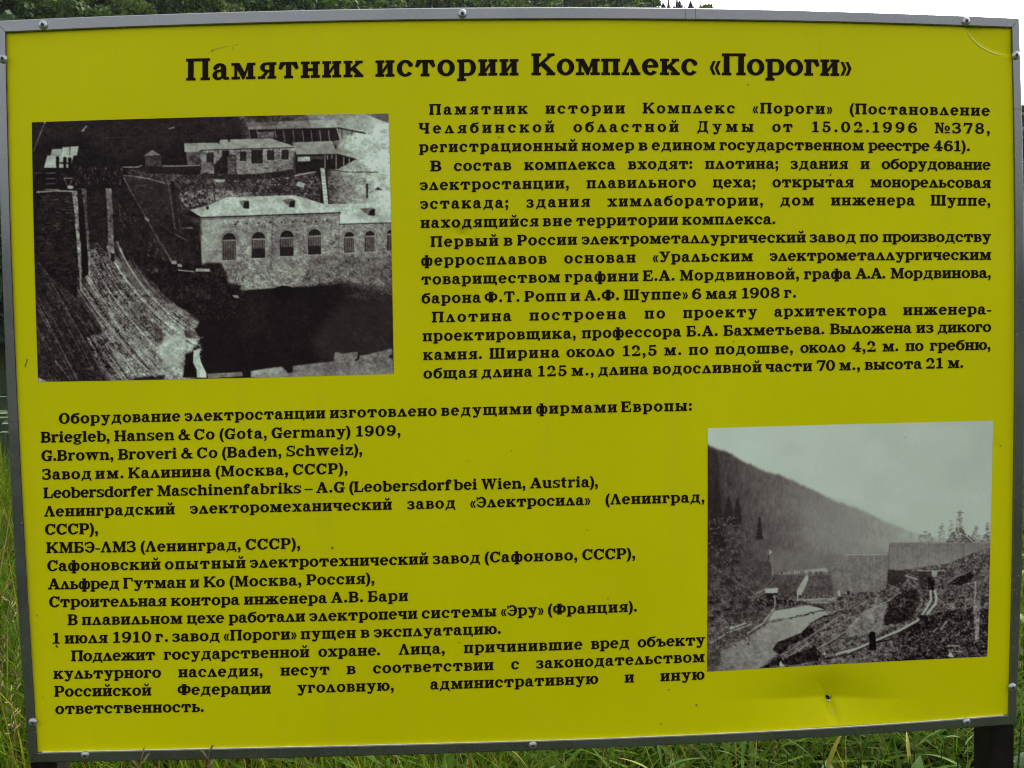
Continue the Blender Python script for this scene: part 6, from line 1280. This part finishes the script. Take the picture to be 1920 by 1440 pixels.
WEEDS = [(1480, 1412, 2.2, 1, 0, 'dark broad leaved weed under the sign, left of the lower right dent'), (1560, 1398, 2.15, 0, 0, 'dark green weed with oval leaves straight below the dent'), (1620, 1400, 2.3, 1, 1, 'fresh green weed with jagged leaves right of the dent'),
         (1700, 1392, 2.2, 2, 1, 'fresh weed with narrow leaves below the bottom rail, third from the right post'), (1755, 1388, 2.35, 1, 0, 'dark jagged weed close left of the right post'), (1800, 1372, 2.6, 2, 1, 'tall narrow leaved weed beside the right post'),
         (1530, 1425, 2.0, 2, 2, 'yellowing narrow leaf weed under the dent'), (1395, 1408, 2.3, 2, 1, 'narrow leaved fresh weed under the right third of the bottom rail'), (1340, 1420, 2.2, 0, 0, 'small dark oval leaved weed under the right half of the bottom rail'),
         (1250, 1425, 2.3, 2, 1, 'light green narrow weed below the rail right of the middle screw'), (640, 1435, 2.2, 0, 1, 'fresh oval leaved weed low under the left half of the sign'), (985, 1430, 2.2, 2, 1, 'bright narrow leaved weed under the middle screw'),
         (1150, 1425, 2.1, 0, 0, 'dark oval leaved weed under the rail, left of the light green narrow one'), (1435, 1420, 1.95, 1, 0, 'dark jagged weed low between two narrow leaved weeds, left of the dent'), (1590, 1415, 1.95, 1, 0, 'dark jagged weed right below the dent, close to the rail'),
         (1660, 1412, 2.0, 0, 0, 'dark oval leaved weed in the middle between dent and right post'), (1725, 1415, 1.95, 0, 1, 'fresh oval leaved weed left of the dark jagged one by the post'), (1780, 1405, 2.0, 1, 0, 'low dark jagged weed touching the left side of the right post'), (1375, 1432, 1.95, 1, 1, 'fresh jagged weed low below the right third of the rail'),
         (1912, 1345, 2.4, 1, 0, 'dark jagged weed right of the right post'), (1915, 1010, 5.2, 0, 1, 'fresh bushy weed beyond the right rail at the edge of the picture'), (1917, 1120, 3.8, 1, 1, 'fresh jagged weed beyond the right rail, below the bushy one')]
for u, v, y, li, mi_, lab in WEEDS:
    p = at_tip(u, v, y); g0 = float(height(p[0], p[1])); s = max(.45, (p[2] - g0) / .62)
    o = empty('leafy_weed', (p[0], p[1], g0 - .01), label=lab, category='weed', group='broad leaved weeds round the sign'); o.scale = (s,) * 3; o.rotation_euler = (0, 0, wr.uniform(0, 6.28)); put('stem', STM, o)
    for k in range(11 if li != 2 else 14):
        t = .25 + .75 * k / 12; lf = put('leaf', LMM[(li, mi_ if wr.random() < .8 else (mi_ + 1) % 3)], o); lf.location = (.012 * t, .006, .60 * min(1, t)); lf.rotation_euler = (wr.uniform(-.3, .3), -wr.uniform(.0, .7) - (.4 if t > .85 else 0), 2.4 * k + wr.uniform(-.3, .3)); q = wr.uniform(.7, 1.15) * (1.15 - .45 * t); lf.scale = (q, q, q)

# leaves floating on the pond
M_PAD, t_, b_ = mat('floating_leaf', (.16, .20, .10), .3, spec=.6); n1 = noise(t_, 3, 4); t_.links.new(ramp(t_, n1.outputs['Fac'], [(.3, (.09, .14, .05)), (.7, (.24, .27, .16))]).outputs['Color'], b_.inputs['Base Color'])
V, Fc = [], []; pr = random.Random(9)
for i in range(1500):
    y = 14.6 + 40 * pr.random() ** 1.7; x = pr.uniform(-.75, .75) * y
    if pr.random() > .35 + .65 * (math.sin(x * .35) * math.cos(y * .4) > 0): continue
    r = pr.uniform(.10, .26); o = len(V); a0 = pr.uniform(0, 6.28); V.append((x, y, WATER_Z + .006)); m = 11
    for k in range(m): a = a0 + .25 + (6.283 - .5) * k / (m - 1); V.append((x + r * math.cos(a), y + r * math.sin(a), WATER_Z + .012 + .006 * math.sin(3 * a)))
    Fc += [(o, o + 1 + k, o + 2 + k) for k in range(m - 1)]
put('water_lily_leaves', mesh_of(V, Fc), None, [M_PAD], kind='stuff')
